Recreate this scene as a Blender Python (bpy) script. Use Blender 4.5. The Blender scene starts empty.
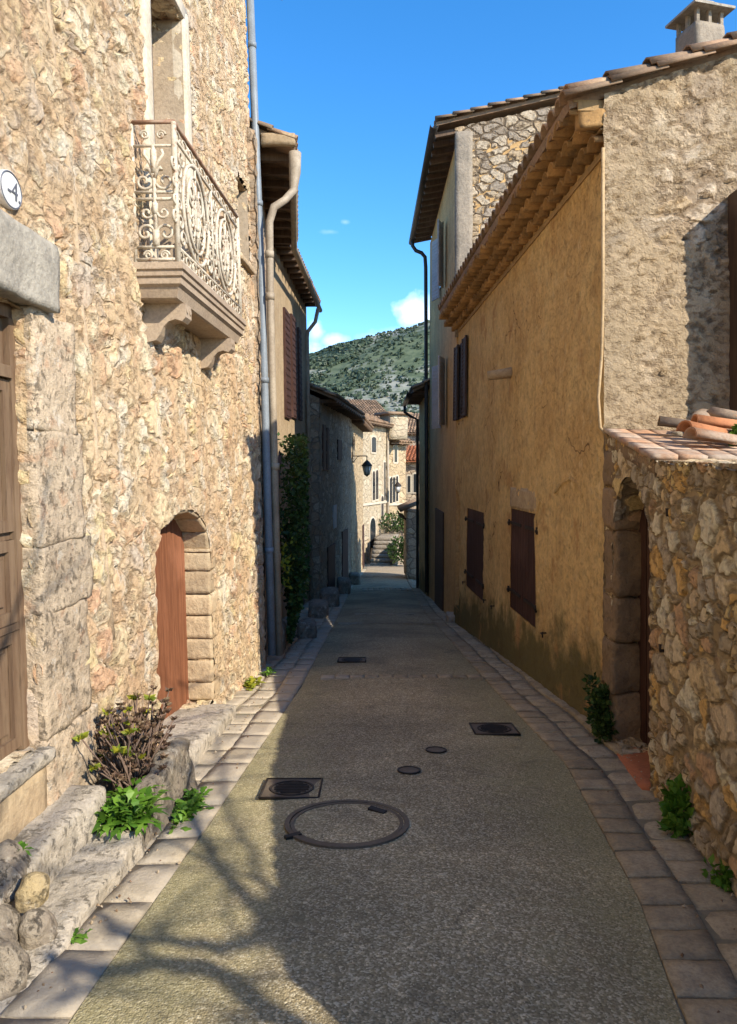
import bpy, math, random
from mathutils import Vector, noise, Matrix
R = math.radians
rnd = random.Random(7)
S = bpy.context.scene
COL = S.collection
W = {}

# ------------------------------------------------------------------ helpers
def lerp(a, b, t): return a + (b - a) * t
def table(t, x):
    if x <= t[0][0]: return t[0][1]
    for (x0, y0), (x1, y1) in zip(t, t[1:]):
        if x <= x1: return lerp(y0, y1, (x - x0) / (x1 - x0))
    return t[-1][1]
def frange(a, b, step):
    n = max(1, int(round((b - a) / step)))
    return [a + (b - a) * i / n for i in range(n + 1)]
def merge_lines(lines, extra):
    out = sorted(set([round(x, 5) for x in lines] + [round(x, 5) for x in extra]))
    res = [out[0]]; ex = set(round(x, 5) for x in extra)
    for x in out[1:]:
        if x - res[-1] < 0.012:
            if x in ex: res[-1] = x
        else: res.append(x)
    return res

class MB:
    def __init__(s): s.v = []; s.f = []; s.r = []; s.rv = 0.5; s.sm = []; s.smooth = False
    def vert(s, p): s.v.append(tuple(p)); return len(s.v) - 1
    def face(s, ids): s.f.append(tuple(ids)); s.r.append(s.rv); s.sm.append(s.smooth)
    def poly(s, pts): s.face([s.vert(p) for p in pts])
    def box(s, c, d, rz=0, rx=0, ry=0):
        M = Matrix.Rotation(rz, 3, 'Z') @ Matrix.Rotation(ry, 3, 'Y') @ Matrix.Rotation(rx, 3, 'X')
        c = Vector(c); i = len(s.v)
        for z in (-1, 1):
            for y in (-1, 1):
                for x in (-1, 1):
                    s.vert(c + M @ Vector((x * d[0] / 2, y * d[1] / 2, z * d[2] / 2)))
        for q in ((0, 2, 3, 1), (4, 5, 7, 6), (0, 1, 5, 4), (2, 6, 7, 3), (0, 4, 6, 2), (1, 3, 7, 5)):
            s.face([i + k for k in q])
    def hexa(s, c8, n=(6, 6, 6), rr=0.12, amp=0.01, freq=6, seed=0.0):
        """rounded, roughened block from 8 corners (order x fastest, then y, then z)"""
        c = [Vector(p) for p in c8]
        sx = (c[1] - c[0]).length; sy = (c[2] - c[0]).length; sz = (c[4] - c[0]).length
        h = Vector((sx / 2, sy / 2, sz / 2)); r = min(h) * rr * 2
        def P(x, y, z):
            q = Vector((x * h.x, y * h.y, z * h.z))
            cc = Vector([max(-(h[k] - r), min(h[k] - r, q[k])) for k in range(3)])
            dd = q - cc
            if dd.length > 1e-6: q = cc + dd.normalized() * r
            u, v, w = (q.x / h.x + 1) / 2, (q.y / h.y + 1) / 2, (q.z / h.z + 1) / 2
            a = lerp(lerp(c[0], c[1], u), lerp(c[2], c[3], u), v)
            b = lerp(lerp(c[4], c[5], u), lerp(c[6], c[7], u), v)
            p = lerp(a, b, w)
            o = Vector((seed, seed * 1.7, -seed))
            return p + noise.noise_vector(p * freq + o) * amp + noise.noise_vector(p * freq * 3 + o) * amp * .4
        cache = {}
        def vid(x, y, z):
            k = (round(x, 4), round(y, 4), round(z, 4))
            if k not in cache: cache[k] = s.vert(P(x, y, z))
            return cache[k]
        def g(n): return [-1 + 2 * i / n for i in range(n + 1)]
        X, Y, Z = g(n[0]), g(n[1]), g(n[2])
        old = s.smooth; s.smooth = True
        for zz, fl in ((-1, True), (1, False)):
            for i in range(n[0]):
                for j in range(n[1]):
                    q = [vid(X[i], Y[j], zz), vid(X[i + 1], Y[j], zz), vid(X[i + 1], Y[j + 1], zz), vid(X[i], Y[j + 1], zz)]
                    s.face(q[::-1] if fl else q)
        for yy, fl in ((-1, False), (1, True)):
            for i in range(n[0]):
                for j in range(n[2]):
                    q = [vid(X[i], yy, Z[j]), vid(X[i + 1], yy, Z[j]), vid(X[i + 1], yy, Z[j + 1]), vid(X[i], yy, Z[j + 1])]
                    s.face(q[::-1] if fl else q)
        for xx, fl in ((-1, True), (1, False)):
            for i in range(n[1]):
                for j in range(n[2]):
                    q = [vid(xx, Y[i], Z[j]), vid(xx, Y[i + 1], Z[j]), vid(xx, Y[i + 1], Z[j + 1]), vid(xx, Y[i], Z[j + 1])]
                    s.face(q[::-1] if fl else q)
        s.smooth = old
    def rbox(s, c, d, rz=0, n=(6, 6, 6), rr=.12, amp=.01, freq=6, seed=0.0, tilt=(0, 0)):
        M = Matrix.Rotation(rz, 3, 'Z') @ Matrix.Rotation(tilt[0], 3, 'X') @ Matrix.Rotation(tilt[1], 3, 'Y'); c = Vector(c)
        s.hexa([c + M @ Vector((x * d[0] / 2, y * d[1] / 2, z * d[2] / 2)) for z in (-1, 1) for y in (-1, 1) for x in (-1, 1)], n, rr, amp, freq, seed)
    def tube(s, pts, r, n=8, closed=False, caps=True):
        pts = [Vector(p) for p in pts]; m = len(pts); rings = []
        rs = r if isinstance(r, (list, tuple)) else [r] * m
        up = None; old = s.smooth; s.smooth = True
        for i, p in enumerate(pts):
            if closed: t = pts[(i + 1) % m] - pts[i - 1]
            else: t = pts[min(i + 1, m - 1)] - pts[max(i - 1, 0)]
            if t.length < 1e-9: t = Vector((0, 0, 1))
            t.normalize()
            if up is None: up = Vector((0, 0, 1)) if abs(t.z) < .9 else Vector((1, 0, 0))
            a = up - t * up.dot(t)
            if a.length < 1e-4: a = t.orthogonal()
            a.normalize(); up = a; b = t.cross(a)
            rings.append([s.vert(p + (a * math.cos(2 * math.pi * k / n) + b * math.sin(2 * math.pi * k / n)) * rs[i]) for k in range(n)])
        for i in range(m if closed else m - 1):
            A, B = rings[i], rings[(i + 1) % m]
            for k in range(n): s.face((A[k], A[(k + 1) % n], B[(k + 1) % n], B[k]))
        s.smooth = old
        if caps and not closed: s.face(rings[0][::-1]); s.face(rings[-1])
    def lathe(s, c, prof, n=16, sx=1, sy=1):
        old = s.smooth; s.smooth = True; rings = []
        for (r, z) in prof:
            rings.append([s.vert((c[0] + sx * r * math.cos(2 * math.pi * k / n), c[1] + sy * r * math.sin(2 * math.pi * k / n), c[2] + z)) for k in range(n)])
        for A, B in zip(rings, rings[1:]):
            for k in range(n): s.face((A[k], A[(k + 1) % n], B[(k + 1) % n], B[k]))
        s.smooth = old
        s.face(rings[0][::-1]); s.face(rings[-1])
    def tile(s, p0, p1, r0, r1, up, n=6, th=.014, down=False):
        """half round canal tile from p0 to p1, convex to up"""
        p0, p1, up = Vector(p0), Vector(p1), Vector(up); t = (p1 - p0).normalized(); side = t.cross(up).normalized(); up = side.cross(t).normalized()
        if down: up = -up; side = -side
        A = []; old = s.smooth
        for p, r in ((p0, r0), (p1, r1)):
            for rr in (r, r - th):
                A.append([s.vert(p + side * rr * math.cos(math.pi * k / n) + up * rr * math.sin(math.pi * k / n) * .85) for k in range(n + 1)])
        o0, i0, o1, i1 = A; s.smooth = True
        for k in range(n):
            s.face((o0[k], o0[k + 1], o1[k + 1], o1[k])); s.face((i0[k], i1[k], i1[k + 1], i0[k + 1]))
        s.smooth = False
        for k in range(n):
            s.face((o0[k], i0[k], i0[k + 1], o0[k + 1])); s.face((o1[k], o1[k + 1], i1[k + 1], i1[k]))
        s.face((o0[0], o1[0], i1[0], i0[0])); s.face((o0[n], i0[n], i1[n], o1[n])); s.smooth = old
    def build(s, name, mat, parent=None, loc=(0, 0, 0)):
        base = W[parent.name] if parent else Vector(loc)
        me = bpy.data.meshes.new(name)
        me.from_pydata([(x - base.x, y - base.y, z - base.z) for x, y, z in s.v], [], s.f)
        at = me.attributes.new('rnd', 'FLOAT', 'FACE'); at.data.foreach_set('value', s.r)
        me.polygons.foreach_set('use_smooth', s.sm)
        me.materials.append(mat); me.update()
        o = bpy.data.objects.new(name, me); COL.objects.link(o)
        W[o.name] = base
        if parent: o.parent = parent
        else: o.location = base
        return o

def setp(o, label, cat, group=None, kind=None):
    if label: o['label'] = label
    if cat: o['category'] = cat
    if group: o['group'] = group
    if kind: o['kind'] = kind
    return o
def thing(name, label, cat, loc, group=None):
    o = bpy.data.objects.new(name, None); COL.objects.link(o); o.location = loc; o.empty_display_size = .2
    W[o.name] = Vector(loc); return setp(o, label, cat, group)
def solo(mb, name, mat, label, cat, loc, group=None, kind=None):
    return setp(mb.build(name, mat, None, loc), label, cat, group, kind)
def struct(mb, name, mat, label=None, cat=None):
    return setp(mb.build(name, mat), label or name.replace('_', ' '), cat or name.replace('_', ' '), None, 'structure')

# ------------------------------------------------------------------ materials
class N:
    def __init__(s, name, disp=False):
        s.m = bpy.data.materials.new(name); s.m.use_nodes = True; s.t = s.m.node_tree; s.n = s.t.nodes; s.l = s.t.links
        s.b = s.n['Principled BSDF']; s.out = s.n['Material Output']
        s.tc = s.n.new('ShaderNodeTexCoord'); s.co = s.tc.outputs['Object']
        if disp: s.m.displacement_method = 'BOTH'
    def put(s, sock, v):
        if isinstance(v, bpy.types.NodeSocket): s.l.new(v, sock)
        elif v is not None:
            if sock.type == 'RGBA' and len(v) == 3: v = (*v, 1)
            sock.default_value = v
    def noise(s, sc, det=6, ro=.6, vec=None, dist=0):
        n = s.n.new('ShaderNodeTexNoise'); s.put(n.inputs['Vector'], vec or s.co)
        n.inputs['Scale'].default_value = sc; n.inputs['Detail'].default_value = det; n.inputs['Roughness'].default_value = ro; n.inputs['Distortion'].default_value = dist
        return n
    def voro(s, sc, feat='F1', vec=None, rn=1):
        n = s.n.new('ShaderNodeTexVoronoi'); n.feature = feat; s.put(n.inputs['Vector'], vec or s.co); n.inputs['Scale'].default_value = sc
        n.inputs['Randomness'].default_value = rn
        return n
    def mapv(s, scale=(1, 1, 1), rot=(0, 0, 0), vec=None):
        n = s.n.new('ShaderNodeMapping'); s.put(n.inputs['Vector'], vec or s.co); n.inputs['Scale'].default_value = scale; n.inputs['Rotation'].default_value = rot
        return n.outputs[0]
    def math(s, op, a, b=None, c=None, clamp=False):
        n = s.n.new('ShaderNodeMath'); n.operation = op; n.use_clamp = clamp
        for i, v in enumerate((a, b, c)):
            if v is not None: s.put(n.inputs[i], v)
        return n.outputs[0]
    def rng(s, v, a, b, c=0, d=1, smooth=True):
        n = s.n.new('ShaderNodeMapRange'); n.interpolation_type = 'SMOOTHSTEP' if smooth else 'LINEAR'
        s.put(n.inputs[0], v)
        for i, x in enumerate((a, b, c, d)): n.inputs[1 + i].default_value = x
        return n.outputs[0]
    def mix(s, f, a, b, mode='MIX'):
        n = s.n.new('ShaderNodeMix'); n.data_type = 'RGBA'; n.blend_type = mode; n.clamp_factor = True
        s.put(n.inputs[0], f); s.put(n.inputs[6], a); s.put(n.inputs[7], b); return n.outputs[2]
    def ramp(s, v, stops, const=False):
        n = s.n.new('ShaderNodeValToRGB'); s.put(n.inputs[0], v); e = n.color_ramp.elements
        if const: n.color_ramp.interpolation = 'CONSTANT'
        while len(e) < len(stops): e.new(.5)
        for k, (p, c) in enumerate(stops): e[k].position = p; e[k].color = (*c, 1)
        return n.outputs[0]
    def warp(s, amt, sc, vec=None):
        n = s.noise(sc, 3, .5, vec); v = s.n.new('ShaderNodeVectorMath'); v.operation = 'MULTIPLY_ADD'
        s.l.new(n.outputs['Color'], v.inputs[0]); v.inputs[1].default_value = (amt,) * 3; s.put(v.inputs[2], vec or s.co); return v.outputs[0]
    def attr(s, name='rnd'):
        n = s.n.new('ShaderNodeAttribute'); n.attribute_name = name; return n.outputs['Fac']
    def sep(s, v=None):
        n = s.n.new('ShaderNodeSeparateXYZ'); s.put(n.inputs[0], v or s.co); return n.outputs
    def world(s):
        n = s.n.new('ShaderNodeNewGeometry'); return n.outputs['Position']
    def done(s, col, rough=.9, height=None, bump=.3, bdist=.02, disp=None, metal=0, spec=.3):
        s.put(s.b.inputs['Base Color'], col); s.put(s.b.inputs['Roughness'], rough); s.put(s.b.inputs['Metallic'], metal)
        s.b.inputs['Specular IOR Level'].default_value = spec
        if height is not None:
            if disp:
                d = s.n.new('ShaderNodeDisplacement'); s.put(d.inputs['Height'], height); d.inputs['Scale'].default_value = disp; d.inputs['Midlevel'].default_value = .5
                s.l.new(d.outputs[0], s.out.inputs['Displacement'])
            else:
                b = s.n.new('ShaderNodeBump'); s.put(b.inputs['Height'], height); b.inputs['Strength'].default_value = bump; b.inputs['Distance'].default_value = bdist
                s.l.new(b.outputs[0], s.b.inputs['Normal'])
        return s.m

def rubble_mat(name, pal, mortar, sc=(4, 4, 5), edge=.09, disp=.05, cover=None, covercol=None, patch=None, dark=.55, warp=.12, fine=1.0, hs=1.0, two=0):
    """field stone wall: stones with their own colour, recessed mortar, optional plaster cover"""
    k = N(name, True)
    v = k.warp(warp, 5, k.mapv(sc)) if False else k.mapv(sc, vec=k.warp(warp, 4))
    cell = k.voro(1, 'F1', v); ed = k.voro(1, 'DISTANCE_TO_EDGE', v)
    cs = k.n.new('ShaderNodeSeparateColor')
    if two:
        v2 = k.mapv([q * two for q in sc], vec=k.warp(warp * .7, 5)); cell2 = k.voro(1, 'F1', v2); ed2 = k.voro(1, 'DISTANCE_TO_EDGE', v2)
        mk = k.noise(1.7, 2, .5).outputs[0]; st_ = k.math('GREATER_THAN', mk, .5)
        k.l.new(k.mix(st_, cell.outputs['Color'], cell2.outputs['Color']), cs.inputs[0])
        e1 = k.math('ADD', k.math('MULTIPLY', ed.outputs[0], k.math('SUBTRACT', 1, st_)), k.math('MULTIPLY', ed2.outputs[0], st_))
        edv = k.math('MINIMUM', e1, k.math('MULTIPLY', k.math('ABSOLUTE', k.math('SUBTRACT', mk, .5)), 4))
    else:
        k.l.new(cell.outputs['Color'], cs.inputs[0]); edv = ed.outputs[0]
    stone = k.ramp(cs.outputs[0], [(i / len(pal), c) for i, c in enumerate(pal)], True)
    fn = k.noise(22, 8, .7); fn2 = k.noise(70, 6, .75); lg = k.noise(1.1, 5, .6)
    stone = k.mix(.55, stone, k.ramp(fn.outputs[0], [(.3, (.35, .32, .3)), (.7, (1.1, 1.05, 1))]), 'OVERLAY')
    m = k.rng(k.math('ADD', edv, k.math('MULTIPLY', k.math('SUBTRACT', fn.outputs[0], .5), .12)), edge * .25, edge)
    h = k.math('MULTIPLY_ADD', m, .55 * hs, k.math('MULTIPLY', cs.outputs[1], k.math('MULTIPLY', m, .35 * hs)))
    col = k.mix(m, mortar, stone)
    if cover is not None:
        cn = k.noise(1.6, 7, .65); cm = k.rng(cn.outputs[0], cover - .09, cover + .09)
        cc = k.mix(k.rng(lg.outputs[0], .35, .65), covercol[0], covercol[1])
        col = k.mix(k.math('MULTIPLY', cm, .88), col, cc); h = k.mix(k.math('MULTIPLY', cm, .8), h, (.55, .55, .55))
        sp = k.n.new('ShaderNodeSeparateColor'); k.l.new(h, sp.inputs[0]); h = sp.outputs[0]
    if patch:
        for (c, sc_, lo, hi, st) in patch:
            pn = k.noise(sc_, 6, .65, k.mapv((1, 1, .8), vec=k.warp(.1, 3)), 0)
            col = k.mix(k.math('MULTIPLY', k.rng(pn.outputs[0], lo, hi), st), col, c)
    pit = k.rng(k.noise(11, 7, .68, k.mapv((1, 1, 1.5), vec=k.warp(.08, 6))).outputs[0], .30, .50)
    col = k.mix(k.rng(fn2.outputs[0], .35, .7), k.mix(.22, col, (.12, .09, .06)), col)
    sm_ = k.rng(k.noise(.9, 4, .6).outputs[0], .38, .6, .35, 1.15); md_ = k.noise(6.5, 5, .55)
    h = k.math('ADD', k.math('MULTIPLY', k.math('MULTIPLY', fn.outputs[0], .36 * fine), sm_), h); h = k.math('ADD', h, k.math('MULTIPLY', md_.outputs[0], .3 * fine)); h = k.math('SUBTRACT', h, .12)
    h = k.math('ADD', h, k.math('MULTIPLY', fn2.outputs[0], .14 * fine))
    h = k.math('ADD', h, k.math('MULTIPLY', pit, .42 * fine)); col = k.mix(pit, k.mix(.5, col, (.16, .11, .07)), col)
    h = k.math('SUBTRACT', h, .45)
    return k.done(col, .93, h, disp=disp, spec=.15)

def plaster_mat(name, c1, c2, c3=None, base_dirt=None, disp=.02, fs=16, streak=.25, stains=None, pits=False):
    k = N(name, True)
    lg = k.noise(1.3, 6, .62, dist=.4); md = k.noise(6, 7, .7); fn = k.noise(fs, 8, .72); ff = k.noise(90, 5, .7)
    col = k.mix(k.rng(lg.outputs[0], .38, .62), c1, c2)
    if c3: col = k.mix(k.math('MULTIPLY', k.rng(md.outputs[0], .55, .7), .7), col, c3)
    col = k.mix(k.rng(fn.outputs[0], .3, .62), k.mix(.35, col, (.1, .06, .03)), col)
    st = k.noise(3, 5, .6, k.mapv((1, 2.5, .25)))
    col = k.mix(k.math('MULTIPLY', k.rng(st.outputs[0], .5, .72), streak), col, (.09, .06, .04))
    if base_dirt:
        w = k.sep(k.world()); slope = k.math('MULTIPLY_ADD', w[1], .096, w[2])
        e = k.math('ADD', slope, k.math('MULTIPLY', k.math('SUBTRACT', k.noise(2.2, 5, .65).outputs[0], .5), 1.5))
        col = k.mix(k.rng(e, base_dirt[1] - .25, base_dirt[1] + .3, .88, 0), col, base_dirt[0])
    if stains:
        sn = k.noise(1.9, 6, .6, k.mapv((1.3, 1.1, .9)))
        col = k.mix(k.math('MULTIPLY', k.rng(sn.outputs[0], .58, .68), .75), col, stains)
    h = k.math('ADD', k.math('MULTIPLY', fn.outputs[0], .7), k.math('MULTIPLY', md.outputs[0], .5))
    h = k.math('ADD', h, k.math('MULTIPLY', ff.outputs[0], .15)); h = k.math('SUBTRACT', h, .2)
    if pits:
        pn = k.rng(k.noise(26, 8, .8, k.warp(.1, 5)).outputs[0], .30, .50); h = k.math('ADD', h, k.math('MULTIPLY', pn, .25)); col = k.mix(pn, k.mix(.22, col, (.22, .11, .03)), col)
        cr_ = k.voro(.55, 'DISTANCE_TO_EDGE', k.warp(.7, 1.8)); cm_ = k.math('MULTIPLY', k.rng(cr_.outputs[0], 0, .006, 1, 0), k.rng(lg.outputs[0], .48, .6)); col = k.mix(cm_, col, (.16, .09, .04))
    return k.done(col, .93, h, disp=disp, spec=.12)

def mott(name, c1, c2, sc=5, bump=.4, rough=.85, fs=40, use_rnd=0, metal=0, c3=None, spec=.3, bdist=.01, weather=0):
    k = N(name); a = k.noise(sc, 7, .65); f = k.noise(fs, 6, .7)
    col = k.mix(k.rng(a.outputs[0], .35, .65), c1, c2)
    if c3: col = k.mix(k.math('MULTIPLY', k.rng(k.noise(sc * 2.7, 5, .6).outputs[0], .55, .68), .8), col, c3)
    col = k.mix(k.rng(f.outputs[0], .3, .6), k.mix(.3, col, (.05, .04, .03)), col)
    if weather:
        p_ = k.rng(k.noise(16, 8, .78, k.warp(.05, 8)).outputs[0], .32, .46); col = k.mix(p_, k.mix(weather, col, (.10, .08, .06)), col)
        q_ = k.rng(k.noise(7, 8, .8).outputs[0], .56, .62); col = k.mix(k.math('MULTIPLY', q_, .55), col, (.60, .55, .46))
        d_ = k.rng(k.noise(2.2, 6, .7).outputs[0], .54, .68); col = k.mix(k.math('MULTIPLY', d_, weather * 1.1), col, (.20, .17, .12))
        f2 = k.math('ADD', f.outputs[0], k.math('MULTIPLY', p_, .8))
    if use_rnd:
        r = k.attr(); g = k.ramp(r, [(0, (1 - use_rnd, 1 - use_rnd, 1 - use_rnd)), (1, (1 + use_rnd, 1 + use_rnd * .9, 1 + use_rnd * .8))])
        col = k.mix(1, col, g, 'MULTIPLY')
    return k.done(col, rough, k.math('ADD', f2 if weather else f.outputs[0], k.math('MULTIPLY', a.outputs[0], .6)), bump, bdist, metal=metal, spec=spec)

def wood_mat(name, c1, c2, bump=.5, rough=.7, sc=(14, 14, 1.1)):
    k = N(name); v = k.mapv(sc); a = k.noise(1.5, 8, .7, v, .3); b = k.noise(5, 5, .6, v); st = k.noise(1.2, 5, .6)
    col = k.mix(k.rng(a.outputs[0], .35, .65), c1, c2); col = k.mix(k.rng(b.outputs[0], .55, .7, 0, .6), col, [x * .45 for x in c1])
    col = k.mix(k.rng(st.outputs[0], .5, .7, 0, .35), col, [min(1, x * 1.8 + .03) for x in c2])
    return k.done(col, rough, k.math('ADD', a.outputs[0], b.outputs[0]), bump, .004)

def leaf_mat(name, c1, c2, c3, tr=.25):
    k = N(name); r = k.attr(); col = k.ramp(r, [(0, c1), (.5, c2), (1, c3)])
    k.b.inputs['Roughness'].default_value = .5; k.b.inputs['Specular IOR Level'].default_value = .3; k.put(k.b.inputs['Base Color'], col)
    t = k.n.new('ShaderNodeBsdfTranslucent'); k.put(t.inputs[0], col); mx = k.n.new('ShaderNodeMixShader'); mx.inputs[0].default_value = tr
    k.l.new(k.b.outputs[0], mx.inputs[1]); k.l.new(t.outputs[0], mx.inputs[2]); k.l.new(mx.outputs[0], k.out.inputs[0])
    return k.m

M = {}
M['facade'] = rubble_mat('limestone_rubble', [(.62, .47, .30), (.52, .37, .23), (.62, .51, .36), (.56, .35, .22), (.68, .55, .38), (.47, .39, .30), (.62, .47, .27)],
    (.58, .44, .29), sc=(2.7, 2.7, 4.2), edge=.11, disp=.062, cover=.50, covercol=((.63, .47, .285), (.56, .385, .225)),
    patch=[((.50, .27, .16), 2.3, .56, .70, .55), ((.58, .43, .2), 3.1, .62, .72, .4), ((.74, .66, .52), 3.7, .52, .64, .7), ((.30, .24, .18), 5.5, .60, .72, .55)], warp=.16, fine=1.0, hs=.95, two=1.8)
M['facade2'] = rubble_mat('dark_rubble', [(.38, .29, .2), (.3, .23, .16), (.42, .34, .25), (.34, .24, .15)], (.27, .21, .15), sc=(4, 4, 5), disp=.04, cover=.55, covercol=((.36, .29, .21), (.32, .25, .18)))  # darker brown rubble for left houses and the near house's rear wall
M['garden'] = rubble_mat('garden_wall_rubble', [(.48, .38, .25), (.37, .31, .22), (.60, .52, .38), (.54, .34, .13), (.32, .28, .21), (.50, .39, .23), (.40, .35, .27), (.58, .42, .2), (.44, .29, .17), (.54, .44, .30)],
    (.33, .25, .15), sc=(3.9, 3.9, 6.0), edge=.10, disp=.042, warp=.2, hs=.8, two=1.9, cover=.62, covercol=((.40, .31, .19), (.34, .26, .16)), patch=[((.42, .28, .14), 2.2, .55, .66, .35), ((.14, .12, .07), 3.4, .6, .7, .45)], fine=.75)
M['tallrub'] = rubble_mat('tall_gable_rubble', [(.36, .30, .22), (.28, .24, .19), (.44, .38, .29), (.38, .30, .2), (.31, .27, .22)], (.17, .13, .09), sc=(3.6, 3.6, 6.2), edge=.13, disp=.07)
M['ochre'] = plaster_mat('ochre_plaster', (.77, .53, .23), (.66, .42, .17), (.80, .60, .32), ((.11, .10, .04), .62), disp=.045, fs=9, streak=.08, stains=(.46, .25, .10), pits=True)
M['gable'] = rubble_mat('rough_cream_render', [(.44, .36, .26), (.36, .29, .21), (.50, .42, .32), (.42, .32, .2)], (.36, .27, .18), sc=(3.2, 3.2, 5.5), edge=.2, disp=.085, cover=.46, covercol=((.50, .38, .24), (.42, .32, .2)),
    patch=[((.33, .28, .22), 2.1, .55, .68, .5), ((.56, .47, .34), 3.6, .56, .68, .5)], warp=.3, fine=1.1, hs=.6)
M['gableplain'] = mott('chimney_render', (.36, .30, .23), (.27, .23, .18), 4, .8, .95, 20, bdist=.02)
M['brownwall'] = plaster_mat('brown_street_plaster', (.66, .43, .19), (.54, .34, .15), (.70, .49, .25), disp=.02)
M['beige'] = plaster_mat('beige_plaster', (.44, .34, .22), (.36, .27, .17), (.48, .39, .27), disp=.015)
M['pale'] = rubble_mat('pale_far_masonry', [(.50, .42, .30), (.42, .35, .25), (.54, .46, .34)], (.44, .36, .25), sc=(1.8, 1.8, 3), edge=.15, disp=.05, cover=.5, covercol=((.54, .45, .31), (.46, .38, .26)), patch=[((.32, .26, .18), .9, .56, .68, .5)])
M['paleyellow'] = rubble_mat('warm_far_masonry', [(.50, .38, .23), (.42, .32, .2), (.52, .42, .27)], (.42, .32, .2), sc=(2, 2, 3.4), edge=.15, disp=.05, cover=.5, covercol=((.52, .40, .25), (.44, .34, .21)), patch=[((.30, .23, .15), 1.1, .56, .68, .5)])
M['farstone'] = rubble_mat('far_house_stone', [(.42, .33, .24), (.34, .27, .2), (.46, .38, .28)], (.3, .23, .17), sc=(2.5, 2.5, 3.5), disp=.04)
M['quoin'] = mott('jamb_limestone', (.62, .49, .34), (.50, .39, .27), 3.2, 1, .9, 24, .12, c3=(.54, .35, .22), weather=.22, bdist=.03)
M['lintel'] = mott('grey_lintel_stone', (.42, .38, .31), (.31, .28, .23), 4, .8, .9, 24, .1, c3=(.26, .24, .2), bdist=.02)
M['archstone'] = mott('arch_limestone', (.50, .39, .25), (.42, .31, .19), 4, .8, .9, 24, .15, bdist=.02)
M['step'] = mott('pale_step_stone', (.58, .51, .41), (.46, .40, .31), 2.6, 1, .9, 24, .1, c3=(.32, .27, .2), weather=.28, bdist=.025)
M['pillar'] = mott('warm_pillar_stone', (.36, .25, .15), (.29, .20, .12), 5, 1, .9, 20, .18, c3=(.21, .15, .10), bdist=.03)
M['balcony'] = mott('balcony_stone', (.40, .31, .22), (.33, .25, .18), 3, .4, .85, 40)
M['trim'] = mott('cream_window_trim', (.62, .54, .42), (.54, .46, .34), 3, .4, .9, 30)
M['reveal'] = mott('reveal_stone', (.44, .35, .25), (.37, .29, .2), 3, .7, .9, 30)
M['tile'] = mott('aged_canal_tile', (.33, .21, .13), (.25, .18, .12), 3, .6, .9, 30, .35, c3=(.34, .26, .17), bdist=.012)
M['genoise'] = mott('ochre_eave_tile', (.42, .25, .10), (.32, .19, .08), 4, .6, .9, 30, .3, c3=(.2, .13, .07), bdist=.012)
M['mortar'] = mott('eave_mortar', (.40, .26, .12), (.32, .21, .1), 5, .6, .9, 30)
M['terracotta'] = mott('terracotta_slab', (.44, .15, .065), (.36, .13, .06), 4, .4, .8, 30, .15)
M['captile'] = mott('weathered_cap_tile', (.45, .24, .13), (.42, .33, .25), 3.2, .5, .85, 30, .15, c3=(.30, .18, .11))
M['tilepile'] = mott('mixed_loose_tile', (.27, .20, .14), (.19, .15, .11), 6, .6, .9, 30, .45, c3=(.33, .17, .09))
M['newtile'] = mott('orange_loose_tile', (.46, .19, .08), (.40, .16, .07), 5, .5, .85, 30, .2)
M['wood_red'] = wood_mat('red_brown_door_wood', (.14, .05, .022), (.22, .085, .04))
M['wood_old'] = wood_mat('weathered_door_wood', (.12, .072, .042), (.18, .12, .072))
M['wood_dark'] = wood_mat('dark_shutter_wood', (.04, .017, .012), (.065, .028, .019))
M['wood_brown'] = wood_mat('brown_shutter_wood', (.045, .028, .02), (.075, .045, .03))
M['wood_rafter'] = wood_mat('rafter_wood', (.09, .055, .035), (.14, .09, .055))
M['wood_white'] = mott('white_shutter_paint', (.50, .50, .50), (.42, .42, .42), 4, .2, .7, 40)
M['iron_pale'] = mott('faded_cream_iron', (.60, .54, .43), (.48, .41, .31), 8, .3, .6, 60, c3=(.26, .13, .07), bdist=.003)
M['iron_rust'] = mott('rusty_rail_iron', (.24, .12, .07), (.33, .24, .17), 9, .3, .7, 60, bdist=.003)
M['iron'] = mott('dark_iron', (.030, .026, .022), (.05, .038, .03), 9, .4, .6, 60, metal=.4, bdist=.003)
M['castiron'] = mott('brown_cast_iron', (.13, .10, .07), (.17, .135, .095), 8, .5, .7, 80, metal=.2, bdist=.004)
M['zinc'] = mott('grey_pipe_paint', (.22, .26, .30), (.18, .21, .24), 4, .15, .45, 60, bdist=.003)
M['pipe'] = mott('beige_pipe_paint', (.38, .32, .24), (.28, .23, .17), 4, .3, .6, 50, bdist=.004)
M['darkpipe'] = mott('dark_pipe_paint', (.035, .03, .03), (.05, .045, .04), 4, .15, .5, 60, bdist=.003)
M['enamel'] = mott('white_enamel', (.75, .75, .72), (.68, .68, .66), 3, .05, .3, 40)
M['enamelnum'] = mott('grey_enamel_lettering', (.10, .11, .14), (.12, .13, .16), 3, .05, .4, 40)
M['cable'] = mott('ochre_painted_conduit', (.50, .36, .2), (.42, .29, .15), 4, .3, .8, 40)
M['seam'] = mott('sandy_mortar_ridge', (.52, .40, .27), (.46, .34, .22), 5, .8, .95, 24, bdist=.02)
M['boulder'] = mott('weathered_boulder', (.33, .28, .21), (.22, .18, .14), 5, .9, .95, 24, .15, c3=(.40, .36, .29), weather=.55, bdist=.03)
M['yellowstone'] = mott('yellow_round_stone', (.46, .35, .18), (.36, .28, .16), 6, .9, .95, 24, weather=.4, bdist=.02)
M['bark'] = mott('branch_bark', (.10, .06, .05), (.16, .1, .08), 9, .6, .9, 40)
M['stem'] = mott('pinkish_dry_stem', (.22, .15, .11), (.15, .10, .075), 20, .4, .8, 60)
M['leaf'] = leaf_mat('green_leaf', (.045, .12, .012), (.10, .22, .02), (.17, .30, .04))
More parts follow.
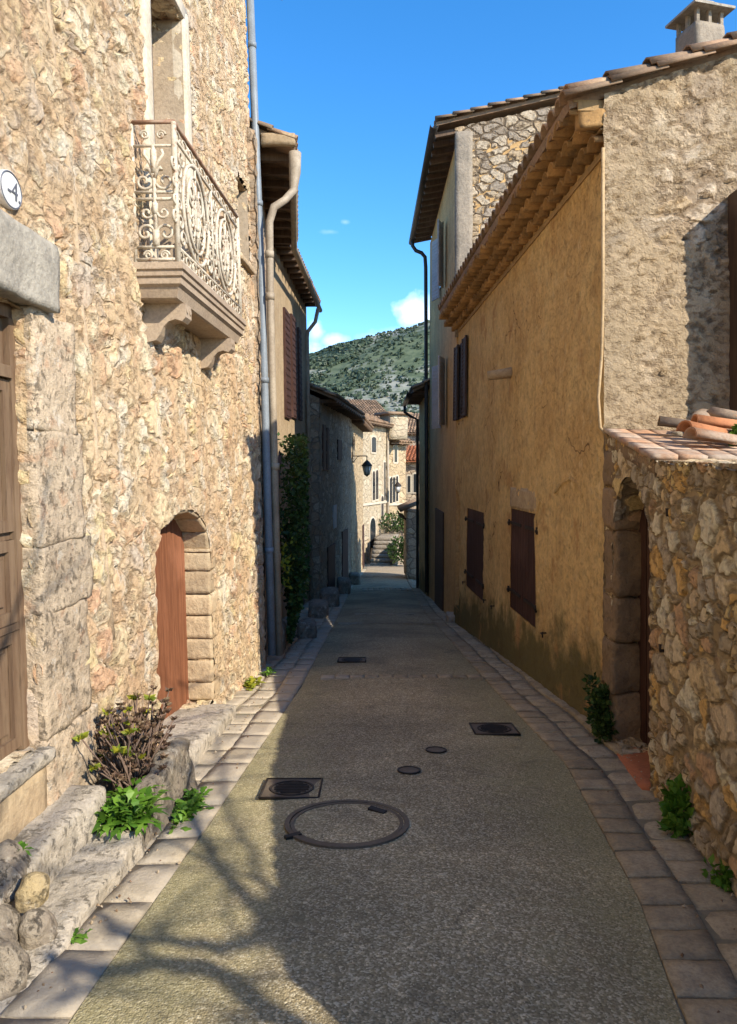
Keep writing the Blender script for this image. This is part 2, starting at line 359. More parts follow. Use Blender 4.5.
M['leaf_dark'] = leaf_mat('dark_creeper_leaf', (.022, .048, .012), (.04, .08, .018), (.09, .15, .03))
M['leaf_yellow'] = leaf_mat('yellow_green_leaf', (.22, .26, .02), (.35, .33, .03), (.15, .22, .03))
M['leaf_dry'] = leaf_mat('purple_brown_rosette', (.085, .05, .035), (.15, .09, .055), (.22, .16, .09), .1)
def glassm():
    k = N('dark_window_glass'); k.b.inputs['Base Color'].default_value = (.02, .025, .03, 1); k.b.inputs['Roughness'].default_value = .08; return k.m
M['glass'] = glassm()
def lampglass():
    k = N('frosted_lantern_glass'); k.b.inputs['Base Color'].default_value = (.75, .74, .7, 1); k.b.inputs['Roughness'].default_value = .2; return k.m
M['lampglass'] = lampglass()

M['grit'] = leaf_mat('dry_litter', (.16, .09, .05), (.30, .22, .13), (.45, .38, .28), .05)
def asphalt():
    k = N('worn_chip_asphalt'); lg = k.noise(.9, 6, .6); md = k.noise(4, 6, .65)
    v = k.voro(115, 'F1', k.warp(.01, 30)); v2 = k.voro(50, 'F1'); cs = k.n.new('ShaderNodeSeparateColor'); k.l.new(v.outputs['Color'], cs.inputs[0])
    c2 = k.n.new('ShaderNodeSeparateColor'); k.l.new(v2.outputs['Color'], c2.inputs[0])
    chip = k.ramp(cs.outputs[0], [(0, (.20, .165, .10)), (.3, (.29, .24, .145)), (.65, (.36, .30, .19)), (.95, (.60, .53, .38))])
    big = k.ramp(c2.outputs[0], [(0, (.88, .88, .88)), (.85, (1, 1, 1)), (.96, (1.25, 1.22, 1.18))], False)
    col = k.mix(1, chip, big, 'MULTIPLY')
    col = k.mix(k.rng(lg.outputs[0], .35, .65), k.mix(1, col, (.78, .78, .76), 'MULTIPLY'), k.mix(1, col, (1.18, 1.15, 1.08), 'MULTIPLY'))
    w = k.sep(k.world()); ax = k.math('ABSOLUTE', k.math('SUBTRACT', w[0], .2))
    e = k.math('ADD', ax, k.math('MULTIPLY', k.math('SUBTRACT', md.outputs[0], .5), 1.3))
    near = k.rng(w[1], 16, 5)
    col = k.mix(k.math('MULTIPLY', k.rng(e, .30, 1.15, 0, .6), near), col, k.mix(cs.outputs[1], (.20, .185, .085), (.40, .36, .19)))
    crack = k.voro(1.1, 'DISTANCE_TO_EDGE', k.warp(.5, 2.5))
    col = k.mix(k.math('MULTIPLY', k.rng(crack.outputs[0], .0, .006, .6, 0), k.rng(lg.outputs[0], .5, .6)), col, (.07, .06, .04))
    sp = k.noise(2.1, 6, .65, k.mapv((1, 1, 1), vec=k.warp(.3, 2)))
    col = k.mix(k.rng(sp.outputs[0], .56, .7, 0, .4), col, (.08, .07, .05))
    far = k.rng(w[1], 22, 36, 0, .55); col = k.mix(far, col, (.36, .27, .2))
    h = k.math('ADD', k.math('MULTIPLY', v.outputs['Distance'], -1.1), k.math('MULTIPLY', md.outputs[0], .8))
    h = k.math('ADD', h, k.math('MULTIPLY', v2.outputs['Distance'], -.6))
    return k.done(col, .9, h, .55, .008, spec=.25)
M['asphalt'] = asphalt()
def paver():
    k = N('gutter_paver_stone'); r = k.attr(); a = k.noise(7, 7, .65); f = k.noise(50, 6, .7)
    col = k.ramp(r, [(0, (.34, .27, .165)), (.5, (.43, .35, .225)), (1, (.53, .44, .30))])
    col = k.mix(k.rng(a.outputs[0], .4, .68, 0, .5), col, (.16, .13, .095)); col = k.mix(k.rng(f.outputs[0], .35, .6), k.mix(.3, col, (.06, .05, .04)), col)
    w = k.sep(k.world()); col = k.mix(k.math('MULTIPLY', k.rng(w[0], 0, -.3), k.rng(k.noise(3, 5, .6).outputs[0], .3, .6, .25, .7)), col, (.45, .39, .31))
    return k.done(col, .88, k.math('ADD', f.outputs[0], a.outputs[0]), .7, .012)
M['paver'] = paver()
M['ground'] = mott('packed_earth', (.20, .165, .12), (.15, .12, .085), 2, .6, .95, 30, bdist=.02)
M['gutterbed'] = mott('gutter_mortar_bed', (.30, .25, .18), (.20, .18, .12), 5, .6, .95, 40, bdist=.01)
def hillm():
    k = N('garrigue_hillside'); a = k.noise(.012, 8, .6); b = k.noise(.05, 8, .7); v = k.voro(.16, 'F1', k.warp(3, .1)); s = k.noise(.25, 6, .7)  # hill colours are muted to stand in for distance haze
    green = k.mix(k.rng(s.outputs[0], .35, .65), (.07, .095, .055), (.12, .145, .085))
    rock = k.mix(k.rng(b.outputs[0], .4, .6), (.42, .41, .38), (.27, .27, .22))
    x = k.math('ADD', k.math('MULTIPLY', b.outputs[0], .7), k.math('MULTIPLY', a.outputs[0], .5))
    col = k.mix(k.rng(x, .56, .68), green, rock)
    return k.done(col, .95, v.outputs['Distance'], .6, 1.5, spec=.1)
M['hill'] = hillm()
M['scrub'] = leaf_mat('scrub_green', (.032, .052, .034), (.052, .078, .045), (.095, .12, .07), .1)  # scrub greens muted in place of haze, like the hill

# ------------------------------------------------------------------ camera (real eye height; the street falls away)
CX, HY, F = 368.5, 470.0, 740.0; EYE = 1.6
cam = bpy.data.cameras.new('camera'); co = bpy.data.objects.new('camera', cam); COL.objects.link(co)
co.location = (0, 0, EYE); co.rotation_euler = (R(90), 0, 0)
cam.sensor_fit = 'VERTICAL'; cam.sensor_height = 36; cam.lens = 36 * F / 1024; cam.shift_y = -(512 - HY) / 1024; cam.clip_end = 5000; cam.clip_start = .05
S.camera = co

def zg(y):
    if y < 0: return -.03 * y * 0
    if y <= 25: return -.096 * y
    if y <= 46: return -2.4 - .067 * (y - 25)
    return -3.807
def at(px, py, Y): return Vector(((px - CX) / F * Y, Y, EYE + (HY - py) / F * Y))

class Fac:
    def __init__(s, A, B, side='L', bat=0.0):
        s.A, s.B = Vector(A), Vector(B); s.d = (s.B - s.A).normalized(); s.len = (s.B - s.A).length; s.side = side; s.bat = bat
        s.n = Vector((s.d.y, -s.d.x)) if side == 'L' else Vector((-s.d.y, s.d.x)); s.shear = 0
    def pt(s, u, z, out=0.0):
        if s.shear: u += s.shear * z * max(0, (u - 5) / (s.len - 5))
        p = s.A + s.d * u + s.n * (out - s.bat * z); return Vector((p.x, p.y, z))
    def hit(s, px, py):
        a = (px - CX) / F; b = (HY - py) / F
        Y = (s.A.dot(s.n) - s.bat * EYE) / (a * s.n.x + s.n.y + s.bat * b)
        p = Vector((a * Y, Y)); u = (p - s.A).dot(s.d); z = EYE + b * Y
        if s.shear and u > 5: q = s.shear * z / (s.len - 5); u = (u + 5 * q) / (1 + q)
        return u, z
    def rect(s, pl, pr, pt, pb):
        m = (pt + pb) / 2; u0, u1 = sorted((s.hit(pl, m)[0], s.hit(pr, m)[0])); c = (pl + pr) / 2
        return u0, u1, s.hit(c, pb)[1], s.hit(c, pt)[1]
    def n3(s): return Vector((s.n.x, s.n.y, 0))
    def rz(s): return math.atan2(s.d.y, s.d.x)

def op(u0, u1, v0, v1, depth=.2, arch=0): return dict(u0=u0, u1=u1, v0=v0, v1=v1, depth=depth, arch=arch)
def inside(o, u, v):
    if not (o['u0'] < u < o['u1'] and v > o['v0']): return False
    if not o['arch']: return v < o['v1']
    vs = o['v1'] - o['arch']
    if v <= vs: return True
    c = (o['u0'] + o['u1']) / 2; h = (o['u1'] - o['u0']) / 2
    return ((u - c) / h) ** 2 + ((v - vs) / o['arch']) ** 2 < 1
def snap(o, u, v):
    if not o['arch'] or v <= o['v1'] - o['arch'] + 1e-4: return u, v
    vs = o['v1'] - o['arch']; c = (o['u0'] + o['u1']) / 2; h = (o['u1'] - o['u0']) / 2
    x, y = (u - c) / h, (v - vs) / o['arch']; l = math.hypot(x, y)
    return c + x / l * h, vs + y / l * o['arch']
def wall_grid(mb, P, ul, vl, ops=(), flip=False, nrm=None, close=None):
    """grid wall with openings and reveals; P(u, v, out)"""
    ul = merge_lines(ul, [x for o in ops for x in (o['u0'], o['u1']) if ul[0] < x < ul[-1]])
    vl = merge_lines(vl, [x for o in ops for x in ((o['v0'], o['v1'] - o['arch']) if o['arch'] else (o['v0'], o['v1'])) if vl[0] < x < vl[-1]])
    nu, nv = len(ul), len(vl); who = {}
    for i in range(nu - 1):
        for j in range(nv - 1):
            cu, cv = (ul[i] + ul[i + 1]) / 2, (vl[j] + vl[j + 1]) / 2
            for k, o in enumerate(ops):
                if inside(o, cu, cv): who[(i, j)] = k
    bound = {}
    for (i, j), k in who.items():
        for (di, dj, e) in ((0, -1, ((0, 0), (1, 0))), (1, 0, ((1, 0), (1, 1))), (0, 1, ((1, 1), (0, 1))), (-1, 0, ((0, 1), (0, 0)))):
            q = (i + di, j + dj)
            if q not in who and 0 <= q[0] < nu - 1 and 0 <= q[1] < nv - 1:
                bound.setdefault(k, []).append(((i + e[0][0], j + e[0][1]), (i + e[1][0], j + e[1][1])))
    pos = {}
    for k, es in bound.items():
        for a, b in es:
            for q in (a, b): pos[q] = snap(ops[k], ul[q[0]], vl[q[1]])
    ids = {}
    def vid(i, j):
        if (i, j) not in ids:
            u, v = pos.get((i, j), (ul[i], vl[j])); ids[(i, j)] = mb.vert(P(u, v, 0))
        return ids[(i, j)]
    old = mb.smooth; mb.smooth = True
    for i in range(nu - 1):
        for j in range(nv - 1):
            if (i, j) in who: continue
            q = (vid(i, j), vid(i + 1, j), vid(i + 1, j + 1), vid(i, j + 1)); mb.face(q[::-1] if flip else q)
    for k, es in bound.items():
        o = ops[k]; ns = max(2, int(o['depth'] / .04)); cache = {}
        def rv(q, s_):
            if (q, s_) not in cache:
                u, v = pos[q]; cache[(q, s_)] = mb.vert(P(u, v, -o['depth'] * s_ / ns))
            return cache[(q, s_)]
        for a, b in es:
            for s_ in range(ns):
                q = (rv(b, s_), rv(a, s_), rv(a, s_ + 1), rv(b, s_ + 1)); q = q[::-1]
                mb.face(q[::-1] if flip else q)
    mb.smooth = old

def facade(mb, f, z0, z1, cell, ops=(), u0=0, u1=None, top=None, back=None):
    u1 = f.len if u1 is None else u1
    def P(u, v, out):
        z = v
        if top and v > top[0]: z = top[0] + (v - top[0]) * (top[1](u) - top[0]) / (z1 - top[0])
        p = f.pt(u, z, out)
        return p
    wall_grid(mb, P, frange(u0, u1, cell), frange(z0, z1, cell), ops, f.side == 'R')
    if back:
        a0, a1 = P(u0, z0, 0), P(u0, z1, 0); b0, b1 = P(u1, z0, 0), P(u1, z1, 0); D = f.n3() * -back
        for q in ([a0, a0 + D, a1 + D, a1], [b0, b1, b1 + D, b0 + D], [a0 + D, b0 + D, b1 + D, a1 + D]): mb.poly(q if f.side == 'L' else q[::-1])

def panel(mb, f, u0, u1, z0, z1, out, th, cuts=None):
    """flat board standing on a facade"""
    ps = [f.pt(u, z, o) for z in (z0, z1) for o in (out, out + th) for u in (u0, u1)]
    i = len(mb.v)
    for p in ps: mb.vert(p)
    for q in ((0, 2, 3, 1), (4, 5, 7, 6), (0, 1, 5, 4), (2, 6, 7, 3), (0, 4, 6, 2), (1, 3, 7, 5)): mb.face([i + k for k in q])

def roof_tiles(mb, e0, e1, r0, r1, sp=.21, length=.4, rad=.105, base=True):
    """canal tiles from the eave line e0-e1 up to the ridge line r0-r1"""
    e0, e1, r0, r1 = map(Vector, (e0, e1, r0, r1)); n = max(2, int(round((e1 - e0).length / sp)))
    up = (e1 - e0).cross(r0 - e0).normalized()
    if up.z < 0: up = -up
    if base:
        mb.rv = .4; t = up * -.05
        q = [e0, e1, r1, r0]; a = [mb.vert(p + up * .02) for p in q]; b = [mb.vert(p + t) for p in q]
        mb.face(a); mb.face(b[::-1])
        for k in range(4): mb.face((a[k], b[k], b[(k + 1) % 4], a[(k + 1) % 4]))
    for i in range(n + 1):
        E = lerp(e0, e1, i / n); T = lerp(r0, r1, i / n); L = (T - E).length; m = max(1, int(L / (length * .82)))
        for j in range(m):
            p0 = lerp(E, T, j / m); p1 = lerp(E, T, min(1, (j + 1.15) / m)); mb.rv = rnd.random()
            jj = up * rnd.uniform(0, .012)
            mb.tile(p0 + up * .045 + jj, p1 + up * .02, rad * rnd.uniform(.95, 1.08), rad * .85, up, 5)

def leafball(mb, c, rad, n, size, squash=(1, 1, 1), shape=1.8, updir=.3):
    c = Vector(c)
    for _ in range(n):
        d = Vector((rnd.gauss(0, 1), rnd.gauss(0, 1), rnd.gauss(0, 1))).normalized()
        p = c + Vector((d.x * squash[0], d.y * squash[1], d.z * squash[2])) * rad * rnd.random() ** .45
        leaf(mb, p, (d + Vector((0, 0, updir)) + Vector((rnd.gauss(0, .5), rnd.gauss(0, .5), rnd.gauss(0, .5)))).normalized(), size * rnd.uniform(.6, 1.3), shape)
def leaf(mb, p, d, l, shape=1.8, wid=None):
    s = d.cross(Vector((rnd.gauss(0, 1), rnd.gauss(0, 1), rnd.gauss(0, 1)))).normalized(); w = l / shape / 2
    nn = d.cross(s).normalized(); mb.rv = rnd.random()
    a = p; b = p + d * l * .45 + s * w + nn * l * .08; c = p + d * l - nn * l * .05; e = p + d * l * .45 - s * w + nn * l * .08
    mb.poly([a, b, c, e])

# ------------------------------------------------------------------ world and sun
SX, SY, SZ = 1.0, -.86, .905
el = math.atan2(SZ, math.hypot(SX, SY)); az = math.atan2(SX, SY)
wd = bpy.data.worlds.new('World'); S.world = wd; wd.use_nodes = True; wt = wd.node_tree; bg = wt.nodes['Background']
sky = wt.nodes.new('ShaderNodeTexSky'); sky.sky_type = 'NISHITA'; sky.sun_disc = False; sky.sun_elevation = el; sky.sun_rotation = az
sky.air_density = 1.0; sky.dust_density = .2; sky.ozone_density = 4.0; sky.altitude = 300
def wn(t, **k):
    n = wt.nodes.new(t)
    for a, b in k.items(): setattr(n, a, b)
    return n
def wm(o, a, b=None, c=None, clamp=False):
    n = wn('ShaderNodeMath', operation=o, use_clamp=clamp)
    for i, v in enumerate((a, b, c)):
        if v is None: continue
        if isinstance(v, (int, float)): n.inputs[i].default_value = v
        else: wt.links.new(v, n.inputs[i])
    return n.outputs[0]
tc = wn('ShaderNodeTexCoord'); sp = wn('ShaderNodeSeparateXYZ'); wt.links.new(tc.outputs['Generated'], sp.inputs[0])
yy = wm('MAXIMUM', sp.outputs[1], .02); gx = wm('DIVIDE', sp.outputs[0], yy); gz = wm('DIVIDE', sp.outputs[2], yy)
cb = wn('ShaderNodeCombineXYZ'); wt.links.new(gx, cb.inputs[0]); wt.links.new(gz, cb.inputs[2])
cn = wn('ShaderNodeTexNoise'); cn.inputs['Scale'].default_value = 26; cn.inputs['Detail'].default_value = 7; cn.inputs['Roughness'].default_value = .55; wt.links.new(cb.outputs[0], cn.inputs[0])
tot = None
for (px, py, rx, ry, st) in ((420, 312, 22, 17, .6), (400, 333, 26, 6, .2), (334, 340, 13, 6, .4), (372, 338, 14, 5, .2), (345, 222, 5, 3, .16), (316, 330, 8, 11, .45), (330, 232, 9, 3, .12), (520, 360, 60, 24, .8), (250, 350, 60, 18, .8)):
    dx = wm('DIVIDE', wm('SUBTRACT', gx, (px - CX) / F), rx / F); dz = wm('DIVIDE', wm('SUBTRACT', gz, (HY - py) / F), ry / F)
    d = wm('SQRT', wm('ADD', wm('MULTIPLY', dx, dx), wm('MULTIPLY', dz, dz)))
    m = wm('MULTIPLY', wm('SUBTRACT', 1.25, wm('ADD', d, wm('MULTIPLY', wm('SUBTRACT', cn.outputs[0], .5), -2.8)), clamp=True), st)
    tot = m if tot is None else wm('MAXIMUM', tot, m)
hs = wn('ShaderNodeHueSaturation'); hs.inputs['Saturation'].default_value = 1.28; hs.inputs['Value'].default_value = 1.0; wt.links.new(sky.outputs[0], hs.inputs['Color'])
mx = wn('ShaderNodeMix', data_type='RGBA'); wt.links.new(tot, mx.inputs[0]); wt.links.new(hs.outputs[0], mx.inputs[6]); mx.inputs[7].default_value = (6.5, 7.0, 7.8, 1)
wt.links.new(mx.outputs[2], bg.inputs[0]); bg.inputs[1].default_value = .15
sl = bpy.data.lights.new('sun', 'SUN'); sl.energy = 3.7; sl.angle = R(.5); sl.color = (1, .90, .74)
so = bpy.data.objects.new('sun', sl); COL.objects.link(so); so.location = (6, -5, 12)
so.rotation_euler = Vector((SX, SY, SZ)).to_track_quat('Z', 'Y').to_euler()

# ------------------------------------------------------------------ ground, road, gutters
LE = [(-6, -1.0), (2.45, -.987), (4.11, -.894), (8, -.735), (16.7, -.63), (25, -.58), (34, -.12), (44, .1)]
RE = [(-6, .95), (1.0, .95), (2.45, 1.04), (3.3, 1.2), (5.26, 1.40), (8, 1.34), (16.7, 1.25), (25, 1.45), (28, 1.45), (31, 1.6), (44, 3.4)]
mb = MB(); ys = [-40, -10] + frange(-6, 46, .5) + [60, 90, 140, 220, 400, 900]; xs = [-700, -300, -120, -40, -12, -4, -2, -1.3, 0, 1.3, 2, 4, 12, 40, 120, 300, 700]
g = [[mb.vert((x, y, zg(y) - .012)) for x in xs] for y in ys]
for i in range(len(ys) - 1):
    for j in range(len(xs) - 1): mb.face((g[i][j], g[i][j + 1], g[i + 1][j + 1], g[i + 1][j]))
struct(mb, 'ground', M['ground'])
mb = MB(); mb.smooth = True; ys = frange(-6, 10, .12) + frange(10, 44, .4)[1:]; prev = None
for y in ys:
    a, b = table(LE, y), table(RE, y); row = []
    for k in range(19):
        x = lerp(a, b, k / 18); c = (2 * k / 18 - 1); row.append(mb.vert((x, y, zg(y) + .012 + .03 * (1 - c * c) + .008 * noise.noise(Vector((x * 1.7, y * 1.7, 0))))))
    if prev:
        for k in range(18): mb.face((prev[k], prev[k + 1], row[k + 1], row[k]))
    prev = row
struct(mb, 'road', M['asphalt'], 'worn asphalt lane with pale chippings and mossy edges', 'road')

def block(mb, x0, x1, y0, y1, h=.03, x0b=None, x1b=None, dz=0, gap=.004):
    """one paver, slightly domed, from y0 to y1"""
    x0b = x0 if x0b is None else x0b; x1b = x1 if x1b is None else x1b; j = rnd.uniform(-.004, .004)
    n = 4; grid = []; t1, t2 = rnd.uniform(-.006, .006), rnd.uniform(-.006, .006)
    for b in range(n + 1):
        row = []
        for a in range(n + 1):
            s, t = a / n, b / n; y = lerp(y0 + gap, y1 - gap, t); x = lerp(lerp(x0, x0b, t) + gap, lerp(x1, x1b, t) - gap, s)
            e = 1 if a in (0, n) or b in (0, n) else 0
            x += noise.noise(Vector((x * 9, y * 9, 3))) * .006; y += noise.noise(Vector((x * 9, y * 9, 8))) * .008
            row.append(mb.vert((x, y, zg(y) + dz + j + (0 if not e else -.006) + t1 * (s - .5) + t2 * (t - .5) + noise.noise(Vector((x * 6, y * 6, 0))) * .004)))
        grid.append(row)
    mb.smooth = True
    for b in range(n):
        for a in range(n): mb.face((grid[b][a], grid[b][a + 1], grid[b + 1][a + 1], grid[b + 1][a]))
    ring = [grid[0][a] for a in range(n + 1)] + [grid[b][n] for b in range(1, n + 1)] + [grid[n][a] for a in range(n - 1, -1, -1)] + [grid[b][0] for b in range(n - 1, 0, -1)]
    low = [mb.vert((mb.v[i][0], mb.v[i][1], mb.v[i][2] - h)) for i in ring]; mb.smooth = False
    for k in range(len(ring)): q = (k + 1) % len(ring); mb.face((ring[k], low[k], low[q], ring[q]))
GLW = [(-6, -1.75), (2, -1.5), (9, -1.45), (9.6, -1.5), (14, -1.85), (20, -1.55), (27, -.85), (34, -.4), (44, -.2)]
GRW = [(-6, 1.7), (3, 1.68), (4.7, 1.84), (6.1, 2.05), (14.5, 1.78), (25, 1.78), (32, 1.75), (44, 3.6)]
def rows(name, edge, wall, sgn, fr, lens, label):
    mb = MB(); bed = MB()
    for r_, (f0, f1) in enumerate(fr):
        y = -2.0 + rnd.random() * .2
        while y < 34:
            l = rnd.uniform(*lens[r_]) * (1 if y < 12 else 1.4); y1 = y + l
            def X(yy, fr_):
                e, w_ = table(edge, yy), table(wall, yy); wd_ = .235 + .01 * math.sin(yy * 3)
                if fr_ <= 2: v = e + sgn * wd_ * fr_
                else: v = w_
                return v if (v - w_) * sgn < 0 else w_
            a0, b0, a1, b1 = X(y, f0), X(y, f1), X(y1, f0), X(y1, f1)
            if sgn < 0: a0, b0, a1, b1 = b0, a0, b1, a1
            dz = (.022, .012, .03)[r_]; mb.rv = .45 + rnd.uniform(-.3, .3) + .35 * (r_ == 1)
            if b0 - a0 > .03 and b1 - a1 > .03: block(mb, a0, b0, y, y1, .035, a1, b1, dz)
            y = y1
    prev = None; bed.smooth = True
    for y in frange(-6, 44, .5):
        e, w_ = table(edge, y), table(wall, y); q = (bed.vert((e - sgn * .02, y, zg(y) + .004)), bed.vert((w_ + sgn * .4, y, zg(y) + .004)))
        if prev: f = (prev[0], prev[1], q[1], q[0]); bed.face(f if sgn > 0 else f[::-1])
        prev = q
    o = struct(mb, name, M['paver'], label, 'paving'); b = bed.build('mortar_bed', M['gutterbed'], o)
rows('gutter_paving', RE, GRW, 1, [(0, 1), (1, 2), (2, 3)], [(.2, .3), (.22, .32), (.25, .4)], 'two rows of worn stone gutter pavers along the right wall')
rows('gutter_paving', LE, GLW, -1, [(0, 1), (1, 2), (2, 3)], [(.3, .5), (.3, .5), (.3, .5)], 'pale worn stone gutter pavers along the left houses')
mb = MB()
for (y0, y1, xa, xb, n, pale) in ((8.42, 8.60, -.55, 1.3, 11, (.2, .8)), (15.7, 15.95, -.3, .98, 9, (.7, 1)), (13.9, 14.1, -.58, 1.25, 9, (0, .2)), (23.3, 23.95, -.2, 1.4, 9, (.5, 1)), (24.0, 24.7, -.2, 1.4, 9, (.3, 1)), (29.5, 29.9, -.2, 1.5, 9, (.4, .9))):
    for k in range(n):
        mb.rv = rnd.uniform(*pale); block(mb, lerp(xa, xb, k / n), lerp(xa, xb, (k + 1) / n), y0, y1, .03, dz=.052, gap=.004)
struct(mb, 'paving_band', M['paver'], 'pale stone bands laid across the lane', 'paving')

mb = MB()
for _ in range(420):
    y = rnd.uniform(2.2, 12) ; rt = rnd.random() < .55
    e, w_ = (table(RE, y), table(GRW, y)) if rt else (table(LE, y), max(table(GLW, y), -1.18 if y < 5 else -1.2)); x = lerp(e, w_, 1 - abs(rnd.gauss(0, .35)))
    if (x - w_) * (1 if rt else -1) > 0: continue
    z_ = zg(y) + .024 if abs(x) > abs(e) else zg(y) + .03; mb.rv = rnd.random(); r_ = rnd.uniform(.005, .014); a_ = rnd.uniform(0, 6.3)
    c4 = [(x + r_ * math.cos(a_), y + r_ * math.sin(a_), z_), (x - r_ * .6 * math.sin(a_), y + r_ * .6 * math.cos(a_), z_ + .004), (x - r_ * math.cos(a_), y - r_ * math.sin(a_), z_), (x + r_ * .6 * math.sin(a_), y - r_ * .6 * math.cos(a_), z_)]
    ap = mb.vert((x, y, z_ + r_ * .9)); q_ = [mb.vert(p) for p in c4]
    for k in range(4): mb.face((q_[(k + 1) % 4], q_[k], ap)[::-1])
setp(mb.build('grit', M['grit']), 'small grit and dry leaf scraps scattered along the gutters', 'grit', None, 'stuff')
# ---- ironwork in the road
def ground_z(x, y):
    a, b = table(LE, y), table(RE, y); c = 2 * (x - a) / (b - a) - 1
    return zg(y) + .012 + .03 * (1 - c * c)
def groundpt(px, py):
    Y = EYE / ((py - HY) / F - .096) ; return (px - CX) / F * Y, Y
def slope_ring(mb, c, r0, r1, z, h, n=48):
    x, y = c; A = []
    for (r, dz) in ((r0, 0), (r0, h), (r1, h), (r1, 0)):
        A.append([mb.vert((x + r * math.cos(2 * math.pi * k / n), y + r * math.sin(2 * math.pi * k / n), z - .096 * r * math.sin(2 * math.pi * k / n) + dz)) for k in range(n)])
    mb.smooth = False
    for a, b in ((0, 1), (1, 2), (2, 3)):
        for k in range(n): mb.face((A[a][(k + 1) % n], A[a][k], A[b][k], A[b][(k + 1) % n]))
def slope_disc(mb, c, r, z, n=32):
    mb.face([mb.vert((c[0] + r * math.cos(2 * math.pi * k / n), c[1] + r * math.sin(2 * math.pi * k / n), z - .096 * r * math.sin(2 * math.pi * k / n))) for k in range(n)])
x, y = groundpt(347, 830); z = ground_z(x, y) - .002
t = thing('manhole_cover', 'large round manhole cover filled with asphalt, nearest one in the lane', 'manhole cover', (x, y, z))
m = MB(); slope_ring(m, (x, y), .345, .318, z, .012); slope_ring(m, (x, y), .312, .292, z, .008); m.build('frame', M['castiron'], t)
m = MB(); slope_disc(m, (x, y), .292, z + .004); m.build('infill', M['asphalt'], t)
m = MB(); m.box((x + .17, y + .17, z - .01), (.11, .04, .02), rz=-.6); m.build('lifting_slot', M['iron'], t); m = MB(); m.box((x - .28, y - .19, z + .022), (.09, .03, .02), rz=.5); m.build('hinge', M['iron'], t)
def square_drain(px, py, s, label):
    x, y = groundpt(px, py); z = ground_z(x, y) + .004
    t = thing('drain_cover', label, 'drain cover', (x, y, z), 'square iron drain covers')
    m = MB(); i = s / 2; M4 = [(x - i, y - i), (x + i, y - i), (x + i, y + i), (x - i, y + i)]
    m.poly([(a, b, z - .096 * (b - y) + .004) for a, b in M4]); m.build('plate', M['castiron'], t)
    m = MB()
    for k in range(4):
        a, b = M4[k], M4[(k + 1) % 4]; m.tube([(a[0], a[1], z - .096 * (a[1] - y) + .004), (b[0], b[1], z - .096 * (b[1] - y) + .004)], .008, 6)
    m.build('frame', M['iron'], t)
    m = MB(); slope_ring(m, (x, y), i * .78, i * .70, z + .004, .006, 32)
    for k in range(-3, 4):
        w = math.sqrt(max(0, (i * .62) ** 2 - (k * i * .17) ** 2)); m.box((x, y + k * i * .17, z + .008 - .096 * k * i * .17), (2 * w, .010, .006))
    m.build('grille', M['iron'], t)
square_drain(292, 794, .36, 'square iron drain cover at the sunlit edge, left of the big manhole')
square_drain(494, 733, .36, 'square iron drain cover near the right gutter')
square_drain(352, 663, .36, 'small far iron drain cover past the first paving band')
for px, py, lab in ((409, 777, 'small round iron valve cap closest to the big manhole'), (436, 756, 'small round iron valve cap farther up the lane')):
    x, y = groundpt(px, py); z = ground_z(x, y) + .002
    t = thing('valve_cap', lab, 'valve cap', (x, y, z), 'small round valve caps'); m = MB(); slope_disc(m, (x, y), .066, z + .004, 24); m.build('lid', M['castiron'], t)
    m = MB(); slope_ring(m, (x, y), .08, .068, z, .008, 24); m.build('collar', M['iron'], t)

# ------------------------------------------------------------------ near left house
L1 = Fac((-1.784 + .049 * -3, -3), (-1.784 + .049 * 9.3, 9.3), 'L', .048); L1.shear = .09
t1 = thing('stone_house', 'near left rubble limestone house with iron balcony and arched doorway', 'house', (-1.6, 4, zg(4)))
oD = L1.rect(-40, 34, 308, 742); dz0, dz1 = .24, 2.42
ub = L1.hit(34, 560)[0]; big = op(ub - 1.25, ub, dz0, dz1, .10)
ua0, ua1 = L1.hit(155, 620)[0], L1.hit(211, 620)[0]; az0 = -.52; az1 = 1.27
arch = op(ua0, ua1, az0, az1, .30, .42)
ubd0, ubd1 = L1.hit(148, 100)[0], L1.hit(184, 100)[0]; bdoor = op(ubd0, ubd1, 3.05, 5.75, .30)
us0, us1, sz0, sz1 = L1.rect(237, 252, 187, 262); us1 = min(us1, 12.05); swin = op(us0, us1, sz0, sz1, .28)
mb = MB()
facade(mb, L1, -1.3, 8.6, .037, [big, arch, bdoor, swin], u0=5.0, u1=L1.len)
mb.build('wall', M['facade'], t1)
mb = MB()
def Pn(u, v, o): return L1.pt(u, v, o)
wall_grid(mb, Pn, frange(-4, 5.0, .3), frange(-1.3, 8.6, .3))
a = L1.pt(L1.len, -1.3); b = L1.pt(L1.len, 8.6); D = Vector((-7, 0, 0))
mb.poly([a, b, b + D, a + D]); a0, b0 = L1.pt(-4, -1.3), L1.pt(-4, 8.6); mb.poly([a0, a0 + D, b0 + D, b0]); mb.poly([a + D, b + D, b0 + D, a0 + D])
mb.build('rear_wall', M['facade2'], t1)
mb = MB(); roof_tiles(mb, L1.pt(-4, 8.6, .4), L1.pt(L1.len + .8, 8.6, .4), L1.pt(-4, 10, -3.5), L1.pt(L1.len + .8, 10, -3.5)); mb.poly([L1.pt(-4, 10, -3.5), L1.pt(L1.len + .8, 10, -3.5), L1.pt(L1.len + .8, 8.5, -7.2), L1.pt(-4, 8.5, -7.2)]); mb.build('roof', M['tile'], t1)
